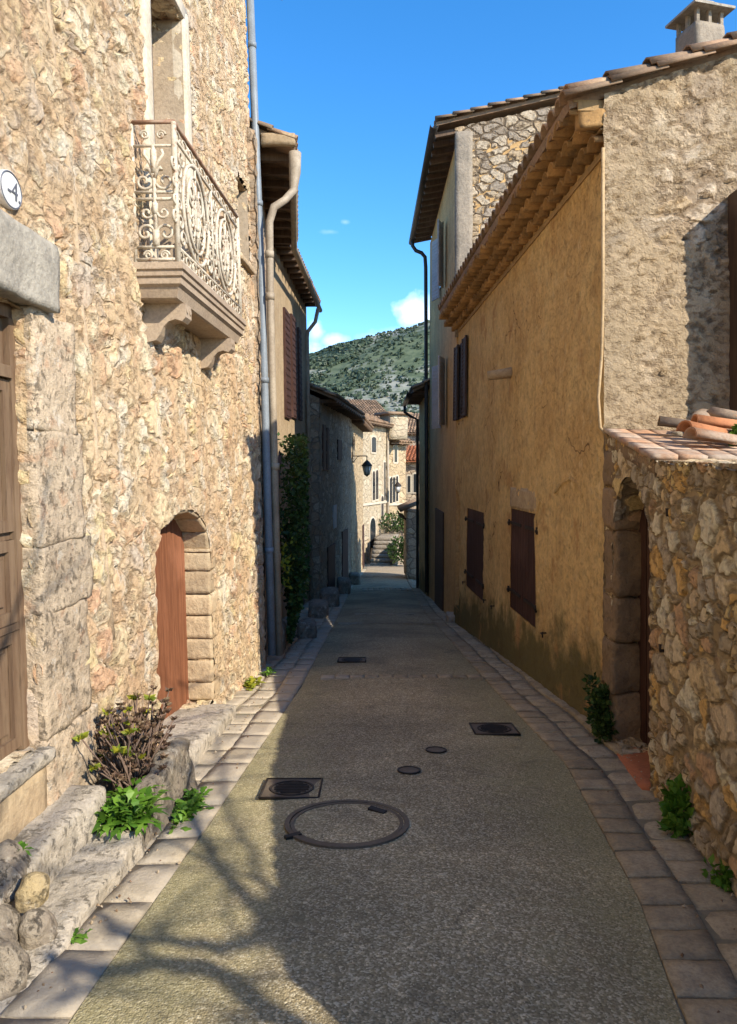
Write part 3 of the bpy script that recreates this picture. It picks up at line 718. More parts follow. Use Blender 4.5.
# big door: leaf, panels, transom glass
u0, u1 = big['u0'], big['u1']; f = L1
dr = MB(); panel(dr, f, u0, u1, dz0, dz1, -.11, .02)
for (a, b) in ((u0, u0 + .06), (u1 - .055, u1)): panel(dr, f, a, b, dz0, dz1, -.09, .035)
panel(dr, f, u0, u1, dz1 - .07, dz1, -.089, .034)
mid = (u0 + u1) / 2
do = dr.build('door', M['wood_old'], t1)
do['label'] = 'tall weathered panelled wooden door under a grey lintel'
pn = MB()
for (a, b) in ((u0 + .06, mid - .01), (mid + .01, u1 - .055)):
    for (za, zb) in ((dz0 + .02, dz0 + .58), (dz0 + .62, dz0 + 1.02), (dz0 + 1.06, dz0 + 1.80)):
        w = .055
        panel(pn, f, a, b, za, za + w, -.088, .022); panel(pn, f, a, b, zb - w, zb, -.088, .022)
        panel(pn, f, a, a + w, za, zb, -.088, .0221); panel(pn, f, b - w, b, za, zb, -.088, .0221)
        panel(pn, f, a + w + .035, b - w - .035, za + w + .035, zb - w - .035, -.088, .012)
panel(pn, f, u0 + .06, u1 - .055, dz0 + 1.81, dz0 + 1.87, -.088, .045)
panel(pn, f, u0 + .06, u1 - .055, dz0 + .585, dz0 + .615, -.088, .032)
pn.build('door_moulding', M['wood_old'], do)
gl = MB(); panel(gl, f, u0 + .12, u1 - .11, dz0 + 1.9, dz1 - .11, -.088, .004); gl.build('transom_pane', M['glass'], do)
kn = MB(); p = f.pt(mid - .06, 1.15, -.04); kn.lathe((0, 0, 0), [(.001, 0), (.012, 0), (.012, .03), (.03, .045), (.03, .07), (.012, .08), (.001, .08)], 14); kn.v = [(p.x + z - .03, p.y + y, p.z + x) for x, y, z in kn.v]; kn.build('door_knob', M['iron'], do)
# lintel, jamb stones, sill
lt = MB(); lt.rv = .5
c8 = [f.pt(u, z, o) for z in (dz1 - .0, dz1 + .37) for u in (u0 - .3, u1 + .22) for o in (-.05, .085)]
lt.hexa(c8, (5, 40, 10), .12, .012, 5); lt.build('door_lintel', M['lintel'], t1)
jm = MB(); zz = -.16; hts = [.42, .62, .34, .58, .62, .25]
for k, h in enumerate(hts):
    top = min(zz + h, dz1); wj = (.60, .52, .60, .52, .46, .46)[k]; jm.rv = rnd.random()
    if top - zz > .05: jm.hexa([f.pt(u, z, o) for z in (zz - .004, top + .002) for u in (u1 + .0, u1 + wj) for o in (-.09, .034)], (5, 16, 22), .09, .016, 6, k * 3.1)
    zz = top
jm.build('door_jamb', M['quoin'], t1)
sl_ = MB(); sl_.hexa([f.pt(u, z, o) for z in (dz0 - .065, dz0) for u in (u0 - .1, u1 + .02) for o in (-.1, .075)], (5, 30, 3), .3, .005, 6); sl_.build('door_sill', M['step'], t1)
rs = MB(); rs.hexa([f.pt(u, z, o) for z in (-.2, dz0 - .064) for u in (u0 - .1, u1 - .005) for o in (-.09, .03)], (3, 30, 6), .1, .004, 6); rs.build('door_riser', M['archstone'], t1)
# arched door
ad = MB(); panel(ad, f, ua0 - .02, ua1 + .02, az0, az1 + .0, -.27, .03)
for k in range(11):
    a = ua0 + k * .14; panel(ad, f, a + .003, a + .137, az0 + .01, az1 - .02, -.241, .02)
add = ad.build('arched_door', M['wood_red'], t1); add['label'] = 'red brown plank door set deep in the low arch'
ad = MB(); panel(ad, f, ua0 + .3, ua0 + .46, .60, .625, -.221, .012); ad.box(f.pt(ua0 + .38, .612, -.2), (.02, .03, .05)); ad.build('latch', M['iron_pale'], add)
ag = MB(); zz = az0; k = 0
while zz < az1 - .42:
    h = rnd.uniform(.15, .24); top = min(zz + h, az1 - .40); ag.rv = rnd.random()
    ag.hexa([f.pt(u, z, o) for z in (zz + .004, top - .004) for u in (ua1 - .035, ua1 + (.12 if k % 2 else .2)) for o in (-.26, .012)], (10, 8, 6), .07, .008, 7, k * 2.3); zz = top; k += 1
for kk in range(7):
    a0_, a1_ = math.pi * kk / 7, math.pi * (kk + 1) / 7; cu = (ua0 + ua1) / 2; hw = (ua1 - ua0) / 2; vs = az1 - .42; ag.rv = rnd.random()
    def AP(a, r, o): return f.pt(cu + math.cos(a) * (hw + r), vs + math.sin(a) * (.42 + r), o)
    a0_ += .012; a1_ -= .012
    if kk > 4: continue
    ag.hexa([AP(a, r, o) for r in (-.02, .10) for a in (a1_, a0_) for o in (-.26, .004)], (9, 6, 5), .07, .008, 7, kk)
ag.build('arch_surround', M['archstone'], t1)
# balcony door
bd = MB(); panel(bd, f, ubd0, ubd1, 3.05, 5.75, -.29, .02); panel(bd, f, ubd0, ubd0 + .5, 3.05, 5.75, -.269, .04); bd.build('balcony_door', M['wood_old'], t1)
tr = MB()
for (a, b, za, zb) in ((ubd0 - .11, ubd0 + .06, 3.05, 5.9), (ubd1 - .02, ubd1 + .14, 3.05, 5.9), (ubd0 - .13, ubd1 + .13, 5.752, 5.9)): tr.hexa([f.pt(u, z, o) for z in (za, zb) for u in (a, b) for o in (-.12, .032)], (4, 4, 24), .1, .003)
tr.build('balcony_door_trim', M['trim'], t1)
rv = MB()
panel(rv, f, ubd1 - .02, ubd1 + .0, 3.06, 5.745, -.285, .29); rv.build('door_reveal', M['reveal'], t1)
sw = MB(); panel(sw, f, us0, us1, sz0, sz1, -.27, .02); so_ = sw.build('small_window', M['wood_old'], t1)
sw = MB(); panel(sw, f, us0 + .06, us1 - .06, sz0 + .06, sz1 - .06, -.248, .006); sw.build('window_pane', M['glass'], so_)
sw = MB(); panel(sw, f, us1 - .02, us1, sz0 + .01, sz1 - .01, -.27, .28); sw.build('window_reveal', M['reveal'], so_)
sw = MB(); sw.hexa([f.pt(u, z, o) for z in (sz0 - .09, sz0) for u in (us0 - .1, us1 + .08) for o in (-.1, .07)], (4, 16, 4), .3, .008, 7); sw.build('window_sill', M['archstone'], so_)
# mortar ridge running down the wall (a plastered-in conduit)
rd = MB(); pts = []
for (px, py) in ((42, -40), (49, 30), (56, 80), (66, 150), (73, 210), (80, 290), (88, 360), (93, 420), (99, 500), (105, 560), (112, 640)):
    u, z = f.hit(px, py); pts.append(f.pt(u, z, -.006))
rd.tube(pts, [.022 + .008 * math.sin(i * 2.1) for i in range(len(pts))], 8); rd.build('mortar_ridge', M['seam'], t1)
# balcony
bu0, _ = f.hit(131, 122); bu1 = bu0 + 1.93; OUT = .31
bs = MB()
def ring(mb, u0, u1, o, z):  # three sided slab outline
    return [mb.vert(f.pt(u0, z, -.1) ), mb.vert(f.pt(u0, z, o)), mb.vert(f.pt(u1, z, o)), mb.vert(f.pt(u1, z, -.1))]
prof = [(0.045, 3.08), (.05, 3.03), (.035, 3.02), (.035, 2.985), (.02, 2.975), (.02, 2.93), (-.005, 2.91), (-.03, 2.84), (-.05, 2.83)]
rg = [ring(bs, bu0 - e, bu1 + e, OUT + e, z) for e, z in prof]
for A_, B_ in zip(rg, rg[1:]):
    for k in range(3): bs.face((A_[k], B_[k], B_[k + 1], A_[k + 1]))
bs.face(rg[0][::1]); bs.face(rg[-1][::-1])
bal = bs.build('balcony', M['balcony'], t1); bal['label'] = 'small stone balcony with scrolled iron railing'
def bracket(uc):
    m = MB(); prof = [(-.05, 2.83), (.30, 2.83), (.30, 2.73), (.27, 2.70), (.22, 2.715), (.17, 2.70), (.13, 2.66), (.10, 2.60), (.07, 2.56), (.03, 2.55), (-.05, 2.54)]
    A_ = [m.vert(f.pt(uc - .07, z, o)) for o, z in prof]; B_ = [m.vert(f.pt(uc + .07, z, o)) for o, z in prof]
    m.face(A_); m.face(B_[::-1])
    for k in range(len(prof)): q = (k + 1) % len(prof); m.face((A_[q], A_[k], B_[k], B_[q]))
    for du in (-.035, .035): m.tube([f.pt(uc + du, 2.78, .30), f.pt(uc + du, 2.78, .308)], .02, 10)
    m.build('bracket', M['balcony'], bal)
bracket(bu0 + .24); bracket(bu1 - .3)
def spiral(cx, cy, r0, r1, a0, a1, n=18): return [(cx + lerp(r0, r1, i / n) * math.cos(lerp(a0, a1, i / n)), cy + lerp(r0, r1, i / n) * math.sin(lerp(a0, a1, i / n))) for i in range(n + 1)]
PI = math.pi
def ell(cx, cy, rx, ry, a0=0, a1=2 * PI, n=28): return [(cx + rx * math.cos(lerp(a0, a1, i / n)), cy + ry * math.sin(lerp(a0, a1, i / n))) for i in range(n + 1)]
zb = 3.08
front = lambda s, t: f.pt(bu0 + s, zb + t, OUT + .048 * 0)
side0 = lambda s, t: f.pt(bu0, zb + t, OUT * 1 - s)
side1 = lambda s, t: f.pt(bu0 + 1.93, zb + t, OUT - s)
rl = MB(); Lb = 1.93
def T(mp, pts, r=.008, n=6): rl.tube([mp(*p) for p in pts], r * 1.3, n)
for s_ in (0, Lb): T(front, [(s_, 0), (s_, 1.03)], .016, 8)
for t_, r_ in ((.03, .010), (.12, .010), (.92, .009)): T(front, [(0, t_), (Lb, t_)], r_)
for c in (.50, 1.43):
    T(front, ell(c, .52, .34, .385), .012); T(front, ell(c, .52, .225, .30), .010)
    for sg in (-1, 1):
        for tg in (-1, 1):
            T(front, [(c + sg * a, .52 + tg * b) for a, b in spiral(.10, .13, .10, .015, -.6 * PI, 1.9 * PI)], .008)
            T(front, [(c + sg * a, .52 + tg * b) for a, b in spiral(.285, .0, .06, .01, -PI / 2, 1.6 * PI)], .007)
            T(front, [(c + sg * a, .52 + tg * b) for a, b in spiral(.36, .31, .075, .012, -PI, 1.3 * PI)], .008)
    T(front, ell(c, .52, .05, .11), .012); T(front, ell(c, .52, .1, .17), .008); T(front, [(c, .13), (c, .92)], .007)
    for k in range(8):
        a = k * PI / 4; T(front, [(c + .05 * math.cos(a), .52 + .11 * math.sin(a)), (c + .19 * math.cos(a + .3), .52 + .26 * math.sin(a + .3))], .007)
for c in (.03, .965, 1.90):
    for tg in (-1, 1):
        for sg in (-1, 1):
            T(front, [(c + sg * a, .52 + tg * b) for a, b in spiral(.065, .20, .065, .01, -PI, 1.4 * PI)], .008)
            T(front, [(c + sg * a, .52 + tg * b) for a, b in spiral(.05, .07, .05, .01, -PI, 1.4 * PI)], .007)
    T(front, [(c, .12), (c, .92)], .009)
k = 0
for i in range(12):
    c = .08 + i * .16; T(front, ell(c, .075, .05, .035, n=12), .006); T(front, ell(c, .965, .055, .032, n=12), .006)
for mp in (side0, side1):
    for t_, r_ in ((.03, .010), (.12, .009), (.47, .010), (.52, .010), (.86, .009)): T(mp, [(0, t_), (OUT, t_)], r_)
    T(mp, [(OUT, 0), (OUT, 1.02)], .012); T(mp, [(OUT / 2, .12), (OUT / 2, .86)], .012)
    c = OUT / 2
    for sg in (-1, 1):
        T(mp, [(c + sg * a, b) for a, b in spiral(.075, .22, .07, .012, PI, -1.3 * PI)], .009)
        T(mp, [(c + sg * a, b) for a, b in spiral(.06, .37, .045, .010, -PI, 1.2 * PI)], .008)
        T(mp, [(c + sg * a, b) for a, b in spiral(.075, .60, .065, .012, -PI * .9, 1.3 * PI)], .009)
        T(mp, [(c + sg * a, b) for a, b in ((.0, .66), (.03, .74), (.07, .80), (.06, .83))], .010)
        T(mp, [(c + sg * a, b) for a, b in ((.0, .62), (.025, .68), (.05, .70), (.055, .68))], .012)
        for q in (.06, .94): T(mp, [(c + sg * a, q + b) for a, b in spiral(.06, .0, .035, .008, 0, 3.2 * PI)], .007)
    T(mp, [(c, .66), (c, .83)], .018); T(mp, [(c, .13), (c, .19), (c, .24)], .020); T(mp, [(c, .36), (c, .44)], .017)
ro = rl.build('railing', M['iron_pale'], bal)
rl = MB(); rl.tube([f.pt(bu0, zb + 1.035, -.02), f.pt(bu0, zb + 1.035, OUT), f.pt(bu1, zb + 1.035, OUT), f.pt(bu1, zb + 1.035, -.02)], .017, 8); rl.build('handrail', M['iron_rust'], ro)
# grey downpipe
gp = MB(); p0 = at(249, -30, 10.05); p1 = at(262, 300, 9.85); p2 = at(272, 655, 9.5)
gp.tube([p0, lerp(p0, p1, .5), p1, lerp(p1, p2, .5), p2], .052, 14)
for tt in (.12, .36, .62, .86):
    q = lerp(p0, p2, tt) if False else (lerp(p0, p1, tt * 2) if tt < .5 else lerp(p1, p2, tt * 2 - 1)); gp.tube([q, q + Vector((0, 0, .07))], .06, 14)
gp.build('downpipe', M['zinc'], t1)
# house number
un, zn = f.hit(4, 190)
tn = thing('house_number_sign', 'round white enamel house number plate with a 4 above the door', 'sign', f.pt(un, zn, .03))
m = MB(); c = f.pt(un, zn, .024); N_ = 32
fr_ = [m.vert((c.x + .012, c.y + .11 * math.cos(2 * PI * k / N_), c.z + .088 * math.sin(2 * PI * k / N_))) for k in range(N_)]; bk = [m.vert((c.x - .05, m.v[i][1], m.v[i][2])) for i in fr_]
m.face(fr_); 
for k in range(N_): q = (k + 1) % N_; m.face((fr_[q], fr_[k], bk[k], bk[q]))
m.build('plate', M['enamel'], tn)
m = MB(); m.tube([(c.x + .012, c.y + .104 * math.cos(2 * PI * k / N_), c.z + .082 * math.sin(2 * PI * k / N_)) for k in range(N_)], .004, 6, closed=True); m.build('rim', M['enamelnum'], tn)
def text_mesh(txt, size, loc, rot, parent, mat, ext=.003):
    cu = bpy.data.curves.new('tmp', 'FONT'); cu.body = txt; cu.size = size; cu.extrude = ext; cu.align_x = 'CENTER'; cu.align_y = 'CENTER'; cu.offset = -.001
    o = bpy.data.objects.new('tmp', cu); COL.objects.link(o); bpy.context.view_layer.update()
    me = bpy.data.meshes.new_from_object(o.evaluated_get(bpy.context.evaluated_depsgraph_get())); bpy.data.objects.remove(o)
    r = bpy.data.objects.new('lettering', me); me.materials.clear(); me.materials.append(mat); COL.objects.link(r); r.parent = parent
    r.location = Vector(loc) - W[parent.name]; r.rotation_euler = rot; return r
text_mesh('-4.', .13, (c.x + .013, c.y + .025, c.z), Matrix(((0, 0, 1), (1, 0, 0), (0, 1, 0))).to_euler(), tn, M['enamelnum'])

# ------------------------------------------------------------------ steps, planter and rocks at left
def solohex(name, c8, n, rr, amp, mat, label, cat, group=None, freq=5, seed=0):
    m = MB(); m.hexa(c8, n, rr, amp, freq, seed); c = sum((Vector(p) for p in c8[:4]), Vector()) / 4
    return solo(m, name, mat, label, cat, c, group)
def slab(xa, xb, ya, yb, z0, z1, xa2=None, xb2=None):
    xa2 = xa if xa2 is None else xa2; xb2 = xb if xb2 is None else xb2
    return [(x, y, z) for z in (z0, z1) for (y, X) in ((ya, (xa, xb)), (yb, (xa2, xb2))) for x in X]
solohex('stone_step', slab(-1.95, -1.50, 1.2, 3.90, -.5, -.05, -1.75, -1.37), (10, 70, 12), .06, .02, M['step'], 'upper worn stone step right below the big panelled door', 'step')
solohex('stone_step', slab(-1.75, -1.24, 1.6, 3.78, -.6, -.225, -1.6, -1.14), (10, 64, 10), .07, .022, M['step'], 'lower pale stone step beside the gutter, below the big door', 'step', seed=4)
solohex('stone_step', [(x, y, z) for lo in (1, 0) for (y, zt, X) in ((4.72, -.30, (-1.75, -1.235)), (6.75, -.53, (-1.75, -1.20))) for z in ((-1.0 if lo else zt),) for x in X], (8, 44, 12), .05, .012, M['step'], 'stone doorstep in front of the arched doorway', 'step', seed=9)
# standing slab that edges the planting pocket
mm = MB(); P0, P1 = Vector((-1.19, 3.80)), Vector((-1.15, 4.78)); 
mm.hexa([(p.x + o, p.y, z) for z, k in ((-.62, 0), (-.13, 1)) for p, q in ((P0, 0), (P1, 1)) for o in (-.05, .06)], (5, 22, 14), .3, .03, 6, 2)
mm.v = [(x - .10 * (z + .6) , y, z + (.10 * math.sin((y - 3.8) * 2.4) - .05 if z > -.4 else 0)) for x, y, z in mm.v]
solo(mm, 'planter_slab', M['boulder'], 'rough upright stone slab edging the plant pocket', 'stone', (-1.16, 4.2, -.5))
def rock(c, d, rz, mat, label, seed, name='rock', amp=.25, rr=.45):
    m = MB(); m.rbox(c, d, rz, (12, 12, 12), rr, min(d) * amp, 2.2 / max(d), seed); return solo(m, name, mat, label, 'rock', (c[0], c[1], c[2] - d[2] / 2))
rock((-1.33, 2.93, -.07), (.12, .13, .125), .3, M['yellowstone'], 'small round yellow stone lying on the steps', 3, amp=.12)
rock((-1.43, 2.66, -.22), (.34, .44, .42), .2, M['boulder'], 'large grey boulder at the near end of the steps', 7)
rock((-1.29, 2.88, -.24), (.14, .16, .26), .6, M['boulder'], 'small grey stone wedged beside the boulder', 11)
rock((-1.52, 3.02, -.06), (.2, .26, .18), .2, M['boulder'], 'grey stone behind the round yellow stone', 12)

def soil(c, d): m = MB(); m.rbox(c, d, 0, (10, 12, 4), .3, .02, 8, 1); return m
# dry succulent shrub with rosettes
pb = Vector((-1.37, 4.32, -.30))
tp = thing('dry_succulent_shrub', 'leggy purple brown succulent shrub in the pocket beside the steps', 'shrub', pb)
soil((-1.39, 4.3, -.37), (.34, .86, .2)).build('soil', M['ground'], tp)
st = MB(); ro_ = MB(); ry = MB()
for i in range(120):
    a = rnd.uniform(0, 2 * PI); sp_ = rnd.uniform(.05, .30); h = rnd.uniform(.22, .60) * (1 - sp_ * .6)
    b0 = pb + Vector((rnd.gauss(0, .04), rnd.gauss(0, .09), 0)); tip = b0 + Vector((math.cos(a) * sp_ * .75, math.sin(a) * sp_ * 1.15, h)); mid_ = lerp(b0, tip, .5) + Vector((math.cos(a), math.sin(a), 0)) * -.02 + Vector((rnd.gauss(0, .015), rnd.gauss(0, .015), 0))
    if tip.x < -1.60: tip.x = -1.60
    st.tube([b0, mid_, tip], [.006, .005, .004], 5)
    tgt = ry if (i % 6 == 0 and tip.x < -1.36) or i % 13 == 0 else ro_
    for side_ in range(2 if i % 2 else 1):
        tp_ = tip if side_ == 0 else lerp(mid_, tip, .6) + Vector((rnd.gauss(0, .03), rnd.gauss(0, .04), .02))
        if side_: st.tube([mid_, tp_], .0035, 4)
        for k in range(11):
            an = k * 2.4; dd = Vector((math.cos(an), math.sin(an), rnd.uniform(.1, .9))).normalized(); leaf(tgt, tp_, dd, rnd.uniform(.026, .042) * (1.35 if tgt is ry else 1), 1.6)
st.build('stems', M['stem'], tp); ro_.build('rosettes', M['leaf_dry'], tp); ry.build('yellow_rosettes', M['leaf_yellow'], tp)['kind'] = 'stuff'

def tuft(name, c, rad, n, ln, mat, label, cat='plant', up=.7, squash=(1, 1, .6), wmin=None, shape=4.5, group=None):
    """rosette of long toothed leaves"""
    c = Vector(c); m = MB()
    for _ in range(n):
        a = rnd.uniform(0, 2 * PI); e = rnd.uniform(.15, 1.3); d = Vector((math.cos(a) * math.cos(e), math.sin(a) * math.cos(e), math.sin(e)))
        b = c + Vector((rnd.gauss(0, rad * .45) * squash[0], rnd.gauss(0, rad * .45) * squash[1], rnd.uniform(0, rad * .3) * squash[2])); l = ln * rnd.uniform(.55, 1.15)
        if wmin is not None and b.x < wmin: b.x = wmin
        s_ = d.cross(Vector((0, 0, 1))).normalized(); m.rv = rnd.random(); prev = None; w = l / shape; nseg = 5
        for k in range(nseg + 1):
            t_ = k / nseg; p = b + d * l * t_ - Vector((0, 0, 1)) * l * .45 * t_ * t_; ww = w * math.sin(PI * min(.97, .08 + t_ * .9)) * (1 if k % 2 else .55)
            q = (m.vert(p - s_ * ww), m.vert(p + s_ * ww))
            if prev: m.face((prev[0], prev[1], q[1], q[0]))
            prev = q
    return solo(m, name, mat, label, cat, c, group)
tuft('green_plant', (-1.28, 3.90, -.22), .20, 420, .17, M['leaf'], 'bushy bright green plant at the foot of the dry shrub', squash=(.7, 1, .8), shape=7)
tuft('green_plant', (-1.06, 4.33, -.42), .16, 260, .10, M['leaf'], 'green weed growing outside the upright slab, in the gutter', squash=(.4, 1.7, 1.2))
tuft('green_plant', (-1.18, 2.95, -.27), .04, 26, .07, M['leaf'], 'tiny green sprig between the steps and boulder')
tuft('green_plant', (-1.28, 2.68, -.42), .03, 18, .06, M['leaf'], 'tiny green sprig at the foot of the large boulder', wmin=-1.3)
tuft('green_plant', (-1.50, 3.12, -.02), .05, 24, .07, M['leaf'], 'tiny green sprig on the upper step beside the round stone')
tuft('green_plant', (-1.26, 8.0, -.74), .13, 60, .13, M['leaf_yellow'], 'low yellow green weed at the wall foot past the arched door', squash=(.6, 1.4, 1))
tuft('green_plant', (-1.17, 8.7, -.80), .10, 40, .10, M['leaf'], 'small weed at the far foot of the near left house', squash=(.6, 1.2, 1))
def clump(c, rad, sq, n, size, mat, label, name='green_plant'):
    m = MB(); leafball(m, c, rad * .8, n // 2, size, sq, 1.3, .2)
    for _ in range(6):
        leafball(m, Vector(c) + Vector((rnd.gauss(0, .35) * sq[0], rnd.gauss(0, .5) * sq[1], rnd.uniform(-.8, .9) * sq[2])) * rad, rad * rnd.uniform(.3, .55), n // 10, size, sq, 1.3, .3)
    return solo(m, name, mat, label, 'plant', (c[0], c[1], c[2] - rad * sq[2]))
clump((1.87, 5.98, -.36), .20, (.5, .9, 1.15), 800, .045, M['leaf_dark'], 'dark leafy weed at the corner of the ochre wall and doorway')
clump((1.70, 4.05, -.26), .125, (.65, 1.0, 1.05), 330, .055, M['leaf'], 'round leaved green plant growing from the garden wall foot')
clump((1.64, 3.42, -.30), .07, (.6, 1.0, .9), 110, .045, M['leaf'], 'small green plant lowest on the garden wall foot')

# ------------------------------------------------------------------ ochre house at right
Y1 = Fac((1.97, 6.15), (1.71, 14.5), 'R', -.0); Y1.bat = .012
th = thing('ochre_house', 'ochre plastered house with tiled eave, dark shutters and chimney', 'house', (2.4, 10, zg(10)))
s2 = Y1.rect(511, 537, 511, 618); s1 = Y1.rect(467, 484, 510, 594); s3 = Y1.rect(457, 469, 342, 418)
ar = Y1.rect(449, 460, 488, 605)
ops = [op(*s2[:2], s2[2], s2[3], .12), op(*s1[:2], s1[2], s1[3], .12), op(ar[0], ar[1], ar[2], ar[3], .15, .35)]
Y1.len += .12
mb = MB(); facade(mb, Y1, -2.0, 4.4, .05, ops); mb.build('street_wall', M['ochre'], th)
G1 = Fac((1.945, 6.13), (7.5, 6.13), 'L', 0)
zr = lambda u: 4.625 + .316 * (1.945 + u - 1.69)
mb = MB(); facade(mb, G1, -.7, 7.0, .04, u1=1.6, top=(3.0, zr)); mb.build('gable_wall', M['gable'], th)
mb = MB(); facade(mb, G1, -.7, 7.0, .25, u0=1.6, u1=5.5, top=(3.0, zr)); mb.poly([(7.45, 6.13, -1), (7.45, 14.5, -2), (7.45, 14.5, 6), (7.45, 6.13, 6)]); mb.build('rear_wall', M['gable'], th)
mb = MB(); roof_tiles(mb, (1.66, 6.15, 4.65), (1.40, 14.5, 4.70), (6.0, 6.15, 6.02), (6.0, 14.5, 6.1), .235, rad=.115)
rfo = mb.build('roof', M['tile'], th)
# genoise: three corbelled rows of canal tiles
for k in range(3):
    g_ = MB(); mo = MB(); z0 = 4.33 + .115 * k; outk = .11 + .115 * k
    n = 36
    for i in range(n):
        u = (i + .5 + (.5 if k % 2 else 0)) / n * Y1.len; g_.rv = rnd.random(); j = rnd.uniform(-.008, .008)
        g_.tile(Y1.pt(u, z0 + j, outk + .02 + rnd.uniform(-.02, .02)), Y1.pt(u, z0 + j + .012, -.06), .108, .10, (0, 0, 1), 7, .017)
    panel(mo, Y1, .0, Y1.len, z0 + .096, z0 + .113, -.06, outk + .045)
    for i in range(n):
        u = (i + (.0 if k % 2 == 0 else .5)) / n * Y1.len
        panel(mo, Y1, u - .012, u + .012, z0 + .02, z0 + .09, -.05, outk + .0)
    panel(mo, Y1, .0, Y1.len, z0 + .02, z0 + .094, -.05, .03 + .10 * k)
    go = g_.build('eave_row', M['genoise'], th); mo.build('eave_mortar', M['mortar'], go)
mb = MB(); panel(mb, Y1, 0, Y1.len, 4.27, 4.33, -.02, .045); mb.build('string_course', M['mortar'], th)
mb = MB()
def near_tile(x0, x1, z0, z1, r=.09): mb.rv = rnd.random(); mb.tile((x0, 6.10, z0), (x1, 6.10, z1), r, r * .85, (0, 0, 1), 6)
x = 1.60
while x < 5.5: near_tile(x, x + .47, 4.64 + .315 * (x - 1.6), 4.61 + .315 * (x + .47 - 1.6), .095); x += .38
mb.build('verge_tiles', M['tile'], th)
# eave end at the gable corner
mb = MB(); mb.rbox((1.86, 6.18, 4.53), (.24, .10, .16), 0, (5, 3, 5), .1, .02); mb.build('eave_end', M['genoise'], th)
# closed shutters
def closed_shutter(fac, r, par, mat, leaves=2, out=-.06, hinge=True, label=None):
    u0, u1, z0, z1 = r; m = MB(); panel(m, fac, u0, u1, z0, z1, out, .015); n = 10
    for k in range(n):
        a = lerp(u0, u1, k / n); b = lerp(u0, u1, (k + 1) / n); gp_ = .004 if k != n // 2 else .008; panel(m, fac, a + gp_, b - .003, z0 + .004, z1 - .004, out + .015, .022)
    o = m.build('shutter', mat, par)
    if label: o['label'] = label
    if hinge:
        for zz_ in (lerp(z0, z1, .16), lerp(z0, z1, .84)):
            h = MB()
            for a, b in ((u0 - .07, lerp(u0, u1, .42)), (lerp(u0, u1, .58), u1 + .07)): panel(h, fac, a, b, zz_, zz_ + .04, out + .037, .01)
            for a in (u0 - .05, u1 + .05): h.tube([fac.pt(a, zz_ - .02, .02), fac.pt(a, zz_ + .06, .02)], .014, 8); panel(h, fac, a - .02, a + .02, zz_, zz_ + .03, -.04, .08)
            h.build('hinge', M['iron'], o)
    return o
closed_shutter(Y1, s2, th, M['wood_dark'], out=-.035, label='nearer closed dark wooden shutter pair'); closed_shutter(Y1, s1, th, M['wood_dark'], out=-.035, label='farther closed dark wooden shutter')
def open_shutter(fac, r, par, mat, pane=True, swing=.0, wmat=None):
    """window with two leaves folded back on the wall, louvred"""
    u0, u1, z0, z1 = r; w = (u1 - u0) / 3.2
    m = MB(); panel(m, fac, u0 + w * .8, u1 - w * .8, z0, z1, .0, .02); o = m.build('window', M['wood_dark'], par)
    m = MB(); panel(m, fac, u0 + w * .9, u1 - w * .9, z0 + .05, z1 - .05, .02, .005); m.build('pane', M['glass'], o)
    for (a, b) in ((u0, u0 + w), (u1 - w, u1)):
        m = MB(); panel(m, fac, a, b, z0, z1, .035, .02)
        for (c_, d_) in ((a, a + .05), (b - .05, b)): panel(m, fac, c_, d_, z0, z1, .054, .02)
        n = int((z1 - z0) / .07)
        for k in range(n): zz_ = z0 + (z1 - z0) * (k + .3) / n; panel(m, fac, a + .05, b - .05, zz_, zz_ + .03, .054, .012)
        m.build('shutter', mat, par)
open_shutter(Y1, s3, th, M['wood_brown'])
# blocked lintel, spout, hold-backs, conduit
m = MB(); q = Y1.rect(511, 537, 488, 511); m.hexa([Y1.pt(u, z, o) for z in (q[2], q[3]) for u in (q[0], q[1]) for o in (-.05, .014)], (3, 12, 6), .2, .01); m.build('lintel', M['archstone'], th)
m = MB(); u, z = Y1.hit(512, 372); p0 = Y1.pt(u, z, .0); u, z = Y1.hit(512, 372)
m.tube([Y1.pt(u, z, -.05), Y1.pt(u + .05, z - .02, .12), Y1.pt(u + .1, z - .04, .30)], [.075, .068, .062], 12, caps=True); m.build('stone_spout', M['archstone'], th)
for (px, py) in ((487, 600), (495, 606), (547, 633), (466, 582)):
    m = MB(); u, z = Y1.hit(px, py); m.tube([Y1.pt(u, z, -.03), Y1.pt(u, z, .07), Y1.pt(u - .08, z, .07)], .008, 6); m.tube([Y1.pt(u - .08, z - .03, .07), Y1.pt(u - .08, z + .03, .07)], .008, 6); m.build('shutter_catch', M['iron'], th)
m = MB(); m.tube([(1.93, 6.09, 4.25), (1.925, 6.08, 3.0), (1.915, 6.08, 2.55), (1.885, 6.075, 2.2), (1.90, 6.07, 1.95), (1.96, 6.05, 1.86), (2.0, 6.04, 1.9)], .014, 8); m.build('conduit', M['cable'], th)
# niche outline ridges
m = MB()
for pts in (((545, 505), (541, 500), (536, 520), (537, 560), (538, 610)), ((556, 492), (564, 482), (572, 478), (579, 484), (584, 496))):
    m.tube([Y1.pt(*Y1.hit(*p), -.004) for p in pts], .018, 6)
m.build('old_opening_ridge', M['ochre'], th)
m = MB(); panel(m, Y1, ar[0], ar[1], ar[2] - .0, ar[3], -.15, .03); 
for k in range(5): a = lerp(ar[0], ar[1], k / 5); panel(m, Y1, a + .006, a + .15, ar[2], ar[3], -.121, .02)
m.build('arched_door', M['ochre'], th)
